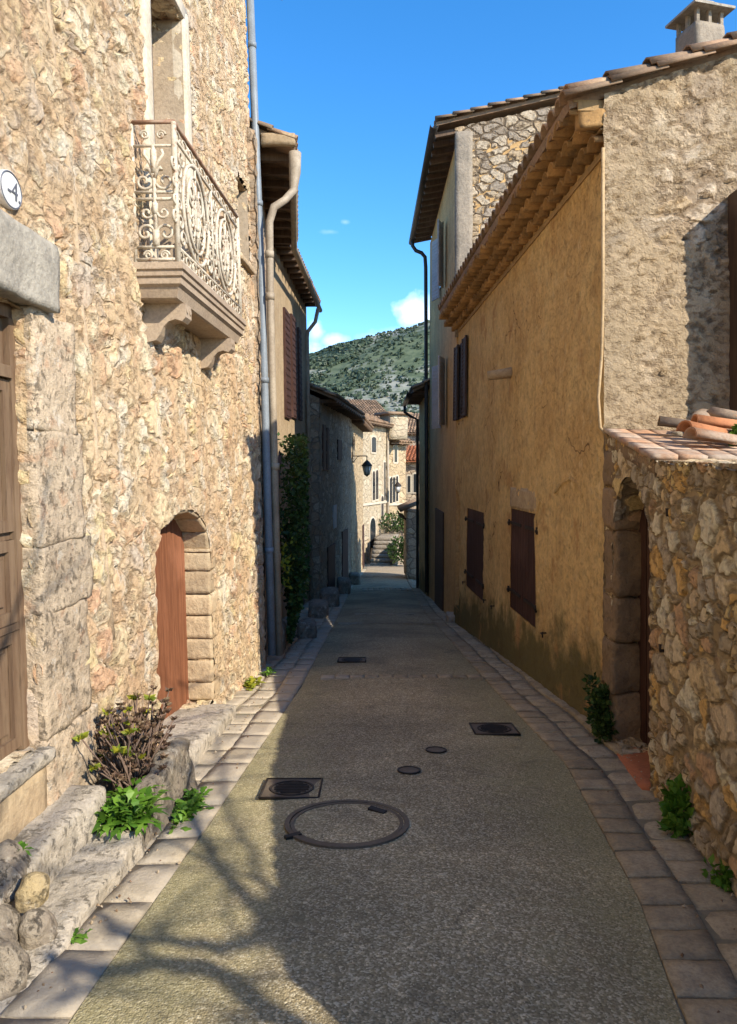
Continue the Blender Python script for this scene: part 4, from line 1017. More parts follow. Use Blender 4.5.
# gable window shutter
gs = G1.rect(728, 775, 196, 416)
m = MB(); panel(m, G1, gs[0] + .07, gs[1], gs[2], gs[3], .0, .03); wo = m.build('window', M['wood_brown'], th)
m = MB(); panel(m, G1, gs[0], gs[0] + .035, gs[2], gs[3], .0, .32); 
for zz_ in (.1, .5, .9): panel(m, G1, gs[0] + .035, gs[0] + .05, lerp(gs[2], gs[3], zz_) - .04, lerp(gs[2], gs[3], zz_) + .04, .02, .28)
m.build('shutter', M['wood_brown'], th)
# chimney
ch = MB(); cx_, cy_ = 3.40, 7.6; zc = 5.49
ch.rbox((cx_, cy_, zc + .22), (.34, .34, .80), .25, (6, 6, 12), .06, .008, 8); cho = ch.build('chimney', M['gableplain'], th)
Mr = Matrix.Rotation(.25, 3, 'Z')
for (a, b) in ((-1, -1), (1, -1), (1, 1), (-1, 1), (0, -1), (0, 1), (1, 0), (-1, 0)):
    ch = MB(); p = Vector((cx_, cy_, 0)) + Mr @ Vector((a * .14, b * .14, 0)); ch.box((p.x, p.y, zc + .69), (.035, .035, .16), .25); ch.build('chimney_pillar', M['gableplain'], cho)
ch = MB(); pr = [(.235, zc + .745), (.235, zc + .77), (.11, zc + .86), (.09, zc + .885), (.0, zc + .885)]
rr_ = []
for (r, z) in pr: rr_.append([ch.vert(Vector((cx_, cy_, z)) + Mr @ Vector((a * r, b * r, 0))) for a, b in ((-1, -1), (1, -1), (1, 1), (-1, 1))])
ch.face(rr_[0][::-1])
for A_, B_ in zip(rr_, rr_[1:]):
    for k in range(4): ch.face((A_[k], A_[(k + 1) % 4], B_[(k + 1) % 4], B_[k]))
ch.build('chimney_cap', M['lintel'], cho)

# ------------------------------------------------------------------ garden wall with arched doorway
GW = [(-3, 1.5), (0, 1.52), (2, 1.57), (3.25, 1.64), (4.75, 1.80), (6.12, 1.965)]
tgw = thing('garden_wall', 'near right rubble stone garden wall with a narrow arched doorway', 'wall', (1.8, 4, zg(4)))
def topz(y): return table([(-3, .85), (.45, .9), (.85, 1.2), (1.1, 1.46), (3, 1.62), (4.6, 1.66), (6.12, 1.9)], y)
gop = op(4.74, 5.86, -.50, 1.50, .34, .55)
def PG(u, v, o):
    z = v if v < 1.4 else 1.4 + (v - 1.4) * (topz(u) - 1.4) / .3
    if topz(u) < 1.4 and v > .8: z = .8 + (v - .8) * (topz(u) - .8) / .9
    return Vector((table(GW, u) - o, u, z))
gop['v1'] = 1.52
mb = MB(); wall_grid(mb, PG, frange(1.6, 6.12, .021), frange(-.8, 1.7, .021), [gop], True)
mb.build('wall', M['garden'], tgw)
mb = MB(); wall_grid(mb, PG, frange(-3, 1.6, .12), frange(-.4, 1.7, .12), [], True); mb.build('near_wall', M['garden'], tgw)
mb = MB()   # rough coping and back
prev = None
mb.smooth = True
for y in frange(-3, 4.62, .06):
    x = table(GW, y); zt = topz(y); row = [mb.vert((x - .01 + k * .06, y, zt - .01 + .02 * noise.noise(Vector((k * .5, y * 5, 2))) + .015 * math.sin(k / 6 * PI))) for k in range(7)] + [mb.vert((x + .36, y, -1))]
    if prev:
        for k in range(7): mb.face((prev[k], row[k], row[k + 1], prev[k + 1])[::-1])
    prev = row
mb.build('coping', M['garden'], tgw)
# doorway: far pillar stones, door, sill, lean-to cap
pm = MB(); zz = -.62; hs_ = [.46, .40, .36, .52, .34, .30]
for k, h in enumerate(hs_):
    pm.rv = rnd.random(); w = (0, .012, .0, -.01, .008, 0)[k]
    pm.hexa([(x, y, z) for z in (zz + .001, zz + h - .001) for y in (5.80 + w, 6.1) for x in (1.925 - w, 2.24)], (10, 8, 12), .13, .022, 7, k * 2.7); zz += h
pm.build('door_pillar', M['pillar'], tgw)
dm = MB(); dm.box((2.165, 5.30, .45), (.04, 1.1, 2.0), 0)
for k in range(6): dm.box((2.14, 4.84 + k * .185, .4), (.02, .165, 1.85))
ddo = dm.build('door', M['wood_dark'], tgw)
dm = MB(); dm.hexa([(x, y, z) for z, e in ((-.60, 0), (-.47, 1)) for y, x0, x1 in ((4.72, 1.74, 2.3), (5.88, 1.90, 2.3)) for x in (x0, x1)], (6, 12, 3), .15, .004)
dm.v = [(x, y, z - .10 * (y - 5.2)) for x, y, z in dm.v]
dm.build('door_sill', M['terracotta'], tgw)
dm = MB()
cy0 = 4.60
for i in range(6):
    for j in range(5):
        x0 = lerp(0, 1.1, i / 6); x1 = lerp(0, 1.1, (i + 1) / 6); y0 = lerp(cy0, 6.1, j / 5); y1 = lerp(cy0, 6.1, (j + 1) / 5); dm.rv = rnd.random()
        cz = lambda x, y: 1.70 + .165 * (y - cy0) - .03 * x
        gx_ = lambda x, y: table(GW, y) - .035 + x
        dm.hexa([(gx_(x, y), y, cz(x, y) + dz_) for dz_ in (-.035, 0) for y in (y0 + .003, y1 - .003) for x in (x0 + .003, x1 - .003)], (3, 3, 1), .1, .004, 7, i * 3 + j)
dm.build('tiled_cap', M['captile'], tgw)
dm = MB(); dm.hexa([(table(GW, y) + x, y, z) for z in (1.55, 1.665) for y in (cy0, 6.1) for x in (0.0, 1.1)], (6, 8, 2), .05, .01); dm.v = [(x, y, z + .165 * (y - cy0)) for x, y, z in dm.v]; dm.build('cap_bed', M['pillar'], tgw)
mb = MB(); mb.poly([(1.9, 4.64, -.6), (3.4, 4.64, -.6), (3.4, 4.64, 1.66), (1.9, 4.64, 1.66)]); mb.poly([(1.86, 4.68, -.6), (1.86, 4.68, 1.66), (3.4, 4.68, 1.66), (3.4, 4.68, -.6)]); mb.poly([(3.0, 4.6, -.6), (3.0, 6.1, -.6), (3.0, 6.1, 1.7), (3.0, 4.6, 1.7)]); mb.build('inner_wall', M['garden'], tgw)
for (px, py) in ((672, 515), (665, 651)):
    Yh = 4.35 if px > 670 else 4.45; p = at(px, py, Yh)
    m = MB(); m.tube([p + Vector((.05, 0, 0)), p + Vector((-.03, 0, 0)), p + Vector((-.03, 0, .04))], .010, 6); m.build('iron_hook', M['iron'], tgw)
p = at(620, 462, 5.93); tn = thing('oval_plaque', 'small white oval plaque on the doorway corner at right', 'plaque', p)
m = MB(); N_ = 24
fr_ = [m.vert((p.x - .03 + .02 * math.cos(2 * PI * k / N_), p.y - .05 + .035 * math.cos(2 * PI * k / N_) * -1, p.z + .085 * math.sin(2 * PI * k / N_))) for k in range(N_)]
m2 = MB(); nn = Vector((-.87, -.5, 0)); ss = Vector((.5, -.87, 0)) ; base_ = Vector((p.x - .02, p.y - .02, p.z))
m = MB(); A_ = [m.vert(base_ + nn * .03 + ss * .055 * math.cos(2 * PI * k / N_) + Vector((0, 0, .085 * math.sin(2 * PI * k / N_)))) for k in range(N_)]; B_ = [m.vert(Vector(m.v[i]) - nn * .08) for i in A_]
m.face(A_)
for k in range(N_): q = (k + 1) % N_; m.face((A_[q], A_[k], B_[k], B_[q]))
m.build('plate', M['enamel'], tn)
m = MB(); m.tube([base_ + nn * .031 + ss * .042 * math.cos(2 * PI * k / N_) + Vector((0, 0, .067 * math.sin(2 * PI * k / N_))) for k in range(N_)], .003, 5, closed=True); m.build('rim', M['enamelnum'], tn)
# loose tiles on the cap
for i, (px, py, Yh, ang, lay, mt, lab) in enumerate(((684, 428, 5.6, .5, .0, 'tilepile', 'brown curved tile leftmost in the pile on the doorway cap'), (700, 420, 5.75, 1.9, .0, 'tilepile', 'brown arched tile standing at the back of the tile pile'),
        (706, 434, 5.2, -.5, .0, 'newtile', 'orange curved tile in front of the tile pile'), (722, 427, 5.35, .2, .05, 'newtile', 'orange curved tile resting against the pile'), (727, 418, 5.7, 1.2, .0, 'tilepile', 'grey tile at the right of the pile'), (716, 441, 5.0, -.3, 0, 'captile', 'pale tile lying flat nearest in the pile'))):
    p = at(px, py, Yh); d = Vector((math.cos(ang), -.5 * math.sin(ang), -.12)) * .2; m = MB(); m.rv = rnd.random(); m.tile(p - d, p + d, .085, .07, (0, 0, 1), 8, .015)
    solo(m, 'loose_tile', M[mt], lab, 'roof tile', p, 'loose tiles on the doorway cap')
m = MB()
for _ in range(26): p = Vector((rnd.uniform(2.4, 3.2), rnd.uniform(5.75, 6.02), 1.86)); m.rv = rnd.random(); s_ = rnd.uniform(.05, .12); m.rbox((p.x, p.y, 1.86 + rnd.uniform(0, .03)), (s_ * 1.5, s_, s_ * .6), rnd.random() * 3, (3, 3, 2), .3, .01, 9, rnd.random() * 9)
solo(m, 'rubble_heap', M['boulder'], 'grey stone rubble between the doorway cap and the gable', 'rubble', (2.7, 5.9, 1.85), kind='stuff')
clump((2.62, 5.15, 1.83), .13, (1, .7, .55), 240, .05, M['leaf'], 'green plant growing behind the loose tiles on the doorway cap')

# ------------------------------------------------------------------ tall house behind the ochre one
TL = Fac((1.71, 14.52), (1.74, 21.4), 'R', .005)
tt_ = thing('tall_house', 'tall stone house with white shutters and dark gutter past the ochre house', 'house', (2.2, 18, zg(18)))
mb = MB(); facade(mb, TL, -2.6, 8.15, .12, back=6); mb.build('street_wall', M['brownwall'], tt_)
G2 = Fac((1.69, 14.50), (9, 14.50), 'L', 0); z2 = lambda u: 8.22 + .235 * (u + .3)
mb = MB(); facade(mb, G2, 4.3, 9.6, .07, u1=4.2, top=(6.0, z2)); mb.build('gable_wall', M['tallrub'], tt_)
mb = MB(); facade(mb, G2, 4.3, 9.6, .4, u0=4.2, u1=7.3, top=(6.0, z2)); mb.build('rear_wall', M['tallrub'], tt_)
mb = MB(); mb.rbox((1.86, 14.46, 6.2), (.34, .10, 4.0), 0, (4, 2, 30), .1, .012, 3); mb.build('corner_render', M['gableplain'], tt_)
mb = MB(); roof_tiles(mb, (1.32, 14.42, 8.36), (1.30, 21.6, 8.36), (7.5, 14.42, 9.81), (7.5, 21.6, 9.81), .22, .42); mb.build('roof', M['tile'], tt_)
for k in range(17): mb = MB(); y = 14.6 + k * .42; mb.box((1.56, y, 8.24), (.5, .08, .10), ry=-.2); mb.build('rafter', M['wood_rafter'], tt_)
mb = MB(); mb.poly([(1.30, 14.44, 8.29), (1.30, 21.5, 8.29), (1.9, 21.5, 8.40), (1.9, 14.44, 8.40)]); mb.build('soffit_boards', M['wood_rafter'], tt_)
mb = MB(); mb.tile((1.28, 14.35, 8.30), (1.26, 21.7, 8.26), .085, .085, (0, 0, 1), 8, .008, down=True); gto = mb.build('gutter', M['darkpipe'], tt_)
mb = MB(); mb.tube([(1.27, 21.3, 8.22), (1.27, 21.3, 8.05), (1.36, 21.25, 7.9), (1.52, 21.2, 7.82), (1.62, 21.2, 7.7), (1.64, 21.2, 7.4), (1.66, 21.2, 2.0), (1.67, 21.2, -1.9)], .055, 10); mb.build('downpipe', M['darkpipe'], tt_)
for (y0, y1, za, zb_, out) in ((16.6, 16.15, 2.6, 4.1, .19), (17.55, 17.95, 2.6, 4.1, .17), (16.9, 16.5, 5.75, 7.2, .17), (17.8, 18.2, 5.75, 7.2, .15)):
    o_ = MB(); P0 = Vector((1.70, y0, 0)); P1 = Vector((1.72 - out, y1, 0)); c = (P0 + P1) / 2; L_ = (P1 - P0).length; ang = math.atan2(P1.y - P0.y, P1.x - P0.x)
    o_.box((c.x, c.y, (za + zb_) / 2), (L_, .03, zb_ - za), ang)
    for i in range(16): o_.box((c.x, c.y, lerp(za, zb_, (i + .7) / 17)), (L_ - .08, .05, .03), ang)
    o_.build('white_shutter', M['wood_white'], tt_)
for (a, b, c_, d_) in ((440.9, 444.6, 362, 424), (440, 443.5, 228, 286)):
    q = TL.rect(a, b, c_, d_); o_ = MB(); panel(o_, TL, q[0], q[1], q[2], q[3], .004, .02); o_.build('window', M['glass'], tt_)
q = TL.rect(436, 444, 510, 618); m = MB(); panel(m, TL, q[0], q[1], q[2], q[3], .002, .03); m.build('door', M['wood_brown'], tt_)
m = MB(); m.rbox((1.66, 14.7, -1.35), (.22, .5, .22), 0, (4, 5, 4), .2, .02); m.build('doorstep', M['step'], tt_)
m = MB(); p = at(434, 461, 20.9); m.box(p, (.1, .12, .22)); m.build('meter_box', M['enamel'], tt_)

# right house 3 and low shed
def simple_house(name, label, A, B, side, z0, z1, mat, depth=5, over=.4, rise=1.5, cell=.15, roof=True, bat=0, ops=(), loc=None, rafters=True, tilemat=None, sp=.22, r0=-.1):
    f_ = Fac(A, B, side, bat); c = (f_.A + f_.B) / 2; t = thing(name, label, 'house', (c.x, c.y, zg(c.y)))
    mb = MB(); facade(mb, f_, z0, z1, cell, ops, back=depth)
    n3 = f_.n3()
    for u in (0, f_.len):
        a, b, c_ = f_.pt(u, z1), f_.pt(u, z1, -depth), f_.pt(u, z1 + rise, -depth * .55); mb.poly([a, b, c_] if (u == 0) else [a, c_, b])
    mb.build('wall', mat, t)
    if roof:
        mb = MB(); k = rise / (depth * .55); e = -over * k * .5
        roof_tiles(mb, f_.pt(r0, z1 + e + .1, over), f_.pt(f_.len + .1, z1 + e + .1, over), f_.pt(r0, z1 + rise + .1, -depth * .55), f_.pt(f_.len + .1, z1 + rise + .1, -depth * .55), sp)
        mb.poly([f_.pt(-.1, z1 + rise + .1, -depth * .55), f_.pt(f_.len + .1, z1 + rise + .1, -depth * .55), f_.pt(f_.len + .1, z1, -depth - .1), f_.pt(-.1, z1, -depth - .1)])
        mb.build('roof', tilemat or M['tile'], t)
    if rafters and roof:
        n = int(f_.len / .45)
        for i in range(n):
            mb = MB(); u = (i + .5) / n * f_.len
            if u < r0: continue
            p = f_.pt(u, z1 + e * .6 + .0, over * .45); mb.box(p, (over * 1.1, .08, .10), f_.rz() + PI / 2); mb.build('rafter', M['wood_rafter'], t)
    return t, f_
r3, R3 = simple_house('plastered_house', 'shaded ochre plastered house with low dark eave beyond the tall house', (1.70, 21.3), (1.72, 25.0), 'R', -3.3, 3.9, M['ochre'], 5, .42, 1.4)
m = MB(); m.tile(R3.pt(-.1, 3.86, .50), R3.pt(R3.len + .1, 3.80, .50), .08, .08, (0, 0, 1), 8, .008, down=True); m.build('gutter', M['darkpipe'], r3)
m = MB(); p = R3.pt(R3.len - .1, 3.75, .5); m.tube([p, p - Vector((0, 0, .2)), R3.pt(R3.len - .1, 3.4, .3), R3.pt(R3.len - .1, 3.3, .07), R3.pt(R3.len - .1, -2.8, .07)], .05, 8); m.build('downpipe', M['darkpipe'], r3)
sh = thing('stone_gatepost', 'sunlit stone wall stub with a tiled canopy beyond the shaded ochre house', 'wall', (1.72, 29.3, zg(29)))
m = MB(); m.rbox((1.72, 29.6, -1.3), (.5, 2.0, 2.7), 0, (5, 12, 14), .05, .03, 3); m.build('pillar', M['farstone'], sh)
m = MB()
for k in range(5): m.rv = rnd.random(); y = 28.6 + k * .45; m.tile((1.22, y, -.02), (2.1, y, .34), .2, .18, (0, 0, 1), 5, .04)
m.build('canopy_tiles', M['tile'], sh)
m = MB(); m.box((1.36, 28.75, -.25), (.4, .1, .08), ry=.6); m.box((1.36, 30.2, -.25), (.4, .1, .08), ry=.6); m.build('canopy_brace', M['wood_rafter'], sh)

# ------------------------------------------------------------------ left houses 2..4
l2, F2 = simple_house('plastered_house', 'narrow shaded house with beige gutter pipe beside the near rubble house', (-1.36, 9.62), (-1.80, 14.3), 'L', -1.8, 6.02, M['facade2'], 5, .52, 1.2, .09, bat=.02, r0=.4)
l3, F3 = simple_house('shuttered_house', 'plastered house with dark upper shutters and creeper on its wall', (-1.80, 14.3), (-1.60, 20.1), 'L', -2.5, 6.08, M['beige'], 5, .34, 1.2, .11, bat=.015)
# guttering of house 2
m = MB(); m.tube([F2.pt(.45, 5.89, .50), F2.pt(F2.len, 5.89, .48), F3.pt(F3.len, 5.93, .38)], .06, 10); m.build('gutter', M['pipe'], l2)
m = MB(); a = F2.pt(.42, 5.89, .52); pts = [a + Vector((0, -.02, .02)), a + Vector((0, -.03, -.25)), a + Vector((-.02, -.04, -.50)), at(285, 200, 9.85), at(274, 207, 9.8), at(269.5, 222, 9.8), at(270, 290, 9.8), at(274, 450, 9.8), at(279, 655, 9.75)]
m.tube(pts[:4] + pts[4:], [.085, .08, .055, .05, .054, .05, .05, .05, .05], 12)
for q in ((269.5, 258), (270, 300), (275, 470), (276.5, 560)): p = at(q[0], q[1], 9.8); m.tube([p, p + Vector((0, 0, .09))], .06, 12)
po = m.build('downpipe', M['pipe'], l2); po['label'] = 'beige downpipe with a crooked swan neck'
m = MB(); m.rbox((-1.22, 10.0, 6.06), (.46, .10, .16), 0, (6, 2, 3), .1, .01); m.build('eave_end', M['beige'], l2)
m = MB(); m.tube([F3.pt(F3.len - .6, 5.85, .38), F3.pt(F3.len - .6, 5.5, .3), F3.pt(F3.len - .6, 5.25, .1), F3.pt(F3.len - .6, 5.1, .08), F3.pt(F3.len - .6, -2, .08)], .05, 8); m.build('downpipe', M['pipe'], l3)
for (a, b, c_, d_) in ((283.5, 288.5, 312, 418), (290.5, 295, 318, 418), (297.5, 300, 330, 420)):
    q = F3.rect(a, b, c_, d_); m = MB(); panel(m, F3, q[0], q[1], q[2], q[3], .0, .05); n = 16
    for i in range(n): zz_ = lerp(q[2], q[3], (i + .3) / n); panel(m, F3, q[0] + .05, q[1] - .05, zz_, zz_ + .05, .05, .012)
    m.build('shutter', M['wood_dark'], l3)
for (fa, a, b, c_, d_, nm, mt, par) in ((F3, 297, 303, 545, 612, 'door', 'wood_dark', l3), (F3, 304, 308, 500, 530, 'window', 'glass', l3)):
    q = fa.rect(a, b, c_, d_); m = MB(); panel(m, fa, q[0], q[1], q[2], q[3], .0, .03); m.build(nm, M[mt], par)
# creeper
cr = thing('wall_creeper', 'dark leafy creeper climbing the shaded wall behind the beige pipe', 'creeper', (-1.5, 13, zg(13)))
m = MB(); sm = MB()
for _ in range(6500):
    py = rnd.uniform(436, 640); t_ = (py - 436) / 204; wd_ = math.sin(PI * min(1, max(.05, t_ * .8 + .25))); px = 287 + rnd.gauss(13, 11) * wd_ + 4 * math.sin(t_ * 9)
    Yc = rnd.uniform(11.2, 15.0) - t_ * .8; p = at(px, py, Yc)
    lim = F2.pt((Vector((p.x, p.y)) - F2.A).dot(F2.d), p.z).x
    if p.x < lim: p.x = lim + rnd.random() * .12
    if p.x > lim + .6 or p.z < zg(p.y): continue
    leaf(m, p, Vector((rnd.gauss(.4, .5), rnd.gauss(-.3, .5), rnd.gauss(0, .5))).normalized(), rnd.uniform(.06, .11), 1.5)
m.build('foliage', M['leaf_dark'], cr)
for k in range(6): y = 11.4 + k * .4; x = F2.pt(y - 9.62, 0).x + .05; sm.tube([(x, y, zg(y)), (x + .08, y + .1, 0), (x + .03, y - .1, 1.2), (x + .1, y, 1.9)], [.02, .015, .012, .006], 5)
sm.build('stems', M['bark'], cr)
m = MB(); leafball(m, at(283, 560, 10.4), .35, 90, .07, (.4, .6, 1.6), 1.5); solo(m, 'young_vine', M['leaf_yellow'], 'sparse yellow green vine shoots hanging beside the beige downpipe', 'vine', at(283, 640, 10.4))
# dark blocks at the foot
for i, (x, y, d, lab) in enumerate(((-1.02, 12.3, (.3, .5, .30), 'dark low stone block on the gutter, nearest of the row at left'), (-1.35, 10.6, (.3, .7, .45), 'dark stone at the foot of the beige downpipe'), (-1.05, 15.6, (.4, .7, .35), 'dark stone doorstep under the creeper house'), (-.95, 18.2, (.45, .8, .45), 'far stone doorstep at left before the street narrows'), (-.75, 22.5, (.4, .8, .5), 'stone block at the foot of the sunlit eaves house'), (-.5, 26.5, (.4, .7, .45), 'small pale stone block beside the pale paving band'))):
    m = MB(); m.rbox((x, y, zg(y) + d[2] / 2 - .03), d, .05, (6, 8, 6), .2, .03, 4, i * 3); solo(m, 'stone_block', M['boulder'], lab, 'stone block', (x, y, zg(y)), 'stone blocks along the left wall foot')

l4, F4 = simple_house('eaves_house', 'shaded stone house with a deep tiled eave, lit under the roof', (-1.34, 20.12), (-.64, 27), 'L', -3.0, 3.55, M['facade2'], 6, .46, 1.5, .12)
l5, F5 = simple_house('lamp_house', 'sunlit stone house carrying the street lantern', (-.64, 27.02), (-.26, 34), 'L', -3.4, 3.45, M['paleyellow'], 6, .46, 1.6, .15)
for (fa, a, b, c_, d_, par, mt) in ((F4, 332.5, 335.5, 505, 528, l4, 'wood_white'), (F4, 337, 341, 440, 460, l4, 'wood_dark'), (F4, 327, 334, 545, 600, l4, 'wood_dark'), (F4, 322, 325, 425, 470, l4, 'wood_dark'), (F4, 326, 328, 428, 470, l4, 'wood_dark'), (F4, 341.5, 347, 530, 585, l4, 'wood_dark'), (F5, 352, 354, 436, 462, l5, 'glass'), (F5, 362, 363.4, 525, 568, l5, 'wood_dark')):
    q = fa.rect(a, b, c_, d_); m = MB(); panel(m, fa, q[0], q[1], q[2], q[3], .0, .04); m.build('door' if d_ > 560 else 'window', M[mt], par)
# lantern
lp = at(350, 456, 27.4); lp.x = F5.pt(.4, 0).x; ll = thing('wall_lantern', 'black wall lantern with white panes on an iron arm, nearest lamp', 'lamp', lp, 'wall lanterns')
def lantern(root, base, arm, s=1.0):
    m = MB(); e = base + Vector((arm, 0, .0)); m.tube([base, e], .022 * s, 6); m.tube([base - Vector((0, 0, .35 * s)), base + Vector((arm * .4, 0, -.02)), base + Vector((arm * .5, 0, -.02))], .015 * s, 5); m.box(base, (.06, .14, .25)); m.tube([e, e + Vector((0, 0, -.16 * s))], .02 * s, 6); m.build('arm', M['iron'], root)
    m = MB(); c = e + Vector((0, 0, -.16 * s)); m.lathe(c, [(.02 * s, 0), (.05 * s, -.04 * s), (.12 * s, -.10 * s), (.23 * s, -.24 * s), (.24 * s, -.27 * s), (.20 * s, -.28 * s)], 12)
    m.lathe(c, [(.02, -.74 * s), (.05 * s, -.70 * s), (.12 * s, -.66 * s), (.12 * s, -.64 * s)], 12)
    for k in range(6): a = k * PI / 3; m.tube([c + Vector((.195 * s * math.cos(a), .195 * s * math.sin(a), -.28 * s)), c + Vector((.115 * s * math.cos(a), .115 * s * math.sin(a), -.65 * s))], .012 * s, 4)
    m.build('lantern_frame', M['iron'], root)
    m = MB(); m.lathe(c, [(.105 * s, -.64 * s), (.185 * s, -.28 * s)], 6); m.build('lantern_glass', M['lampglass'], root)
lantern(ll, lp, .56, .85)
# far facing houses
def arch_windows(fac, specs, par, mat='glass', frame='trim'):
    for (a, b, c_, d_, ra) in specs:
        q = fac.rect(a, b, c_, d_); 
        for nm, mt, e, out, thk in (('window', frame, .10, .0, .05), ('pane', mat, 0, .05, .02)):
            m = MB(); u0, u1, z0, z1 = q[0] - e, q[1] + e, q[2] - e, q[3] + e; rise = (u1 - u0) / 2 * ra; N_ = 10
            out_ = [(u0, z0), (u1, z0)] + [((u0 + u1) / 2 + (u1 - u0) / 2 * math.cos(PI * k / N_), z1 - rise + rise * math.sin(PI * k / N_)) for k in range(N_ + 1)]
            A_ = [m.vert(fac.pt(u, z, out + thk)) for u, z in out_]; B_ = [m.vert(fac.pt(u, z, out - .02)) for u, z in out_]; m.face(A_)
            for k in range(len(A_)): w_ = (k + 1) % len(A_); m.face((A_[w_], A_[k], B_[k], B_[w_]))
            o = m.build(nm, M[mt], par if nm == 'window' else last)
            last = o
b1, FB1 = simple_house('pale_house', 'pale plastered house with twin arched windows and arched doorway', (-.35, 38.6), (1.02, 42.6), 'L', -4.2, 4.1, M['pale'], 6, .45, 1.4, .2)
b1b = FB1
arch_windows(FB1, [(371.8, 374, 471, 500, 1), (375, 377.2, 470, 499, 1), (369.3, 374.5, 518, 562, 1), (380.5, 382.5, 496, 520, 1), (371, 375, 437, 452, .3), (383.3, 384.5, 462, 500, .6)], b1)
m = MB(); panel(m, FB1, 0, FB1.len, -.28, -.16, 0, .08); m.build('string_course', M['trim'], b1)
m = MB(); m.tube([FB1.pt(FB1.len, 3.9, .1), FB1.pt(FB1.len, -3.5, .1)], .07, 8); m.build('downpipe', M['pipe'], b1)
b2, FB2 = simple_house('tall_pale_house', 'pale yellow house with three narrow arched windows behind the steps', (1.06, 43.6), (2.25, 44.6), 'L', -4.2, 3.2, M['paleyellow'], 6, .55, 1.5, .2)
arch_windows(FB2, [(389.3, 391.2, 478, 503, 1), (392.5, 394.4, 477, 502, 1), (395.7, 397.4, 476, 501, 1), (394, 396.5, 437, 462, 0.1), (392, 396, 520, 540, .6)], b2)
m = MB(); panel(m, FB2, 0, FB2.len, -.5, -.38, 0, .08); m.build('string_course', M['trim'], b2)
m = MB(); p = at(393.5, 427, 43.2); m.rbox(p, (1.2, 1.3, 1.5), .5, (4, 4, 5), .08, .02, 3); m.build('roof_turret', M['pale'], b2)
m = MB(); m.rbox(at(393, 414, 43.2), (1.6, 1.7, .16), .5, (4, 4, 2), .1, .02, 3); m.build('turret_roof', M['tile'], b2)
b3, FB3 = simple_house('stone_house_far', 'brown stone house with terracotta roof at the far right end', (2.3, 46.5), (5.4, 46.0), 'L', -4.2, 2.1, M['farstone'], 6, .4, 1.0, .25, tilemat=M['terracotta'])
arch_windows(FB3, [(408, 410.5, 476, 492, .1), (414, 416.5, 474, 492, .1)], b3)
b4, FB4 = simple_house('stone_house_far', 'brick coloured stone house highest behind the far street end', (2.6, 55), (7.5, 54.2), 'L', -4.2, 4.3, M['farstone'], 6, .4, 1.6, .3)
b5, FB5 = simple_house('stone_house_far', 'tiled roof house rising behind the lantern house', (-3.6, 41), (-.1, 44.8), 'L', -4.2, 4.4, M['paleyellow'], 7, .5, 1.7, .3)
b6, FB6 = simple_house('stone_house_far', 'brown roofed house behind the deep tiled eave', (-5, 52), (1.5, 54), 'L', -4.2, 5.2, M['farstone'], 7, .4, 1.7, .3)
# stairs, shrubs
ss_ = thing('stone_stairs', 'flight of stone stairs in front of the pale houses', 'stairs', (.75, 38, zg(38)))
for k in range(7):
    m = MB(); y0 = 37.0 + k * .33; z0_ = zg(37); m.rbox((.78 + k * .04, y0 + 1.3, z0_ + .02 + k * .19), (1.05, 2.6, .2), -.15, (5, 4, 2), .15, .015, 5, k); m.build('tread', M['boulder'], ss_)  # darker stone on the treads stands in for shade on the stairs
m = MB(); m.rbox((1.45, 38.4, -2.9), (.25, 3.2, 1.6), -.1, (3, 8, 5), .1, .02, 4); m.build('side_wall', M['farstone'], ss_)
l6 = at(397, 488, 42); l6t = thing('wall_lantern', 'small far wall lantern on the yellow house with three arched windows', 'lamp', l6, 'wall lanterns'); lantern(l6t, l6 + Vector((-.3, 0, .5)), .35, .9)
for (px, py, Y, rad, sq, lab) in ((401, 550, 36.0, .7, (1, 1, .9), 'dark shrub at the foot of the far stairs'), (411, 549, 36, .5, (1, 1, .9), 'dark shrub beside the far wall stub'), (399, 522, 41.5, .9, (1.4, .8, .6), 'leafy shrub on the terrace before the yellow house'), (410, 522, 42.5, .6, (1.3, .8, .6), 'leafy shrub at the right end of the terrace')):
    m = MB(); c = at(px, py, Y); leafball(m, c, rad, 900, .13, sq, 1.4); solo(m, 'shrub', M['leaf_dark'], lab, 'shrub', (c.x, c.y, c.z - rad * sq[2]), 'shrubs at the far end of the street')
m = MB(); m.rbox((2.5, 42.6, -2.6), (3.2, .4, 2.0), 0, (10, 3, 6), .05, .03, 3); solo(m, 'terrace_wall', M['farstone'], 'low terrace wall holding the shrubs at the street end', 'wall', (2.5, 42.6, -3.6))

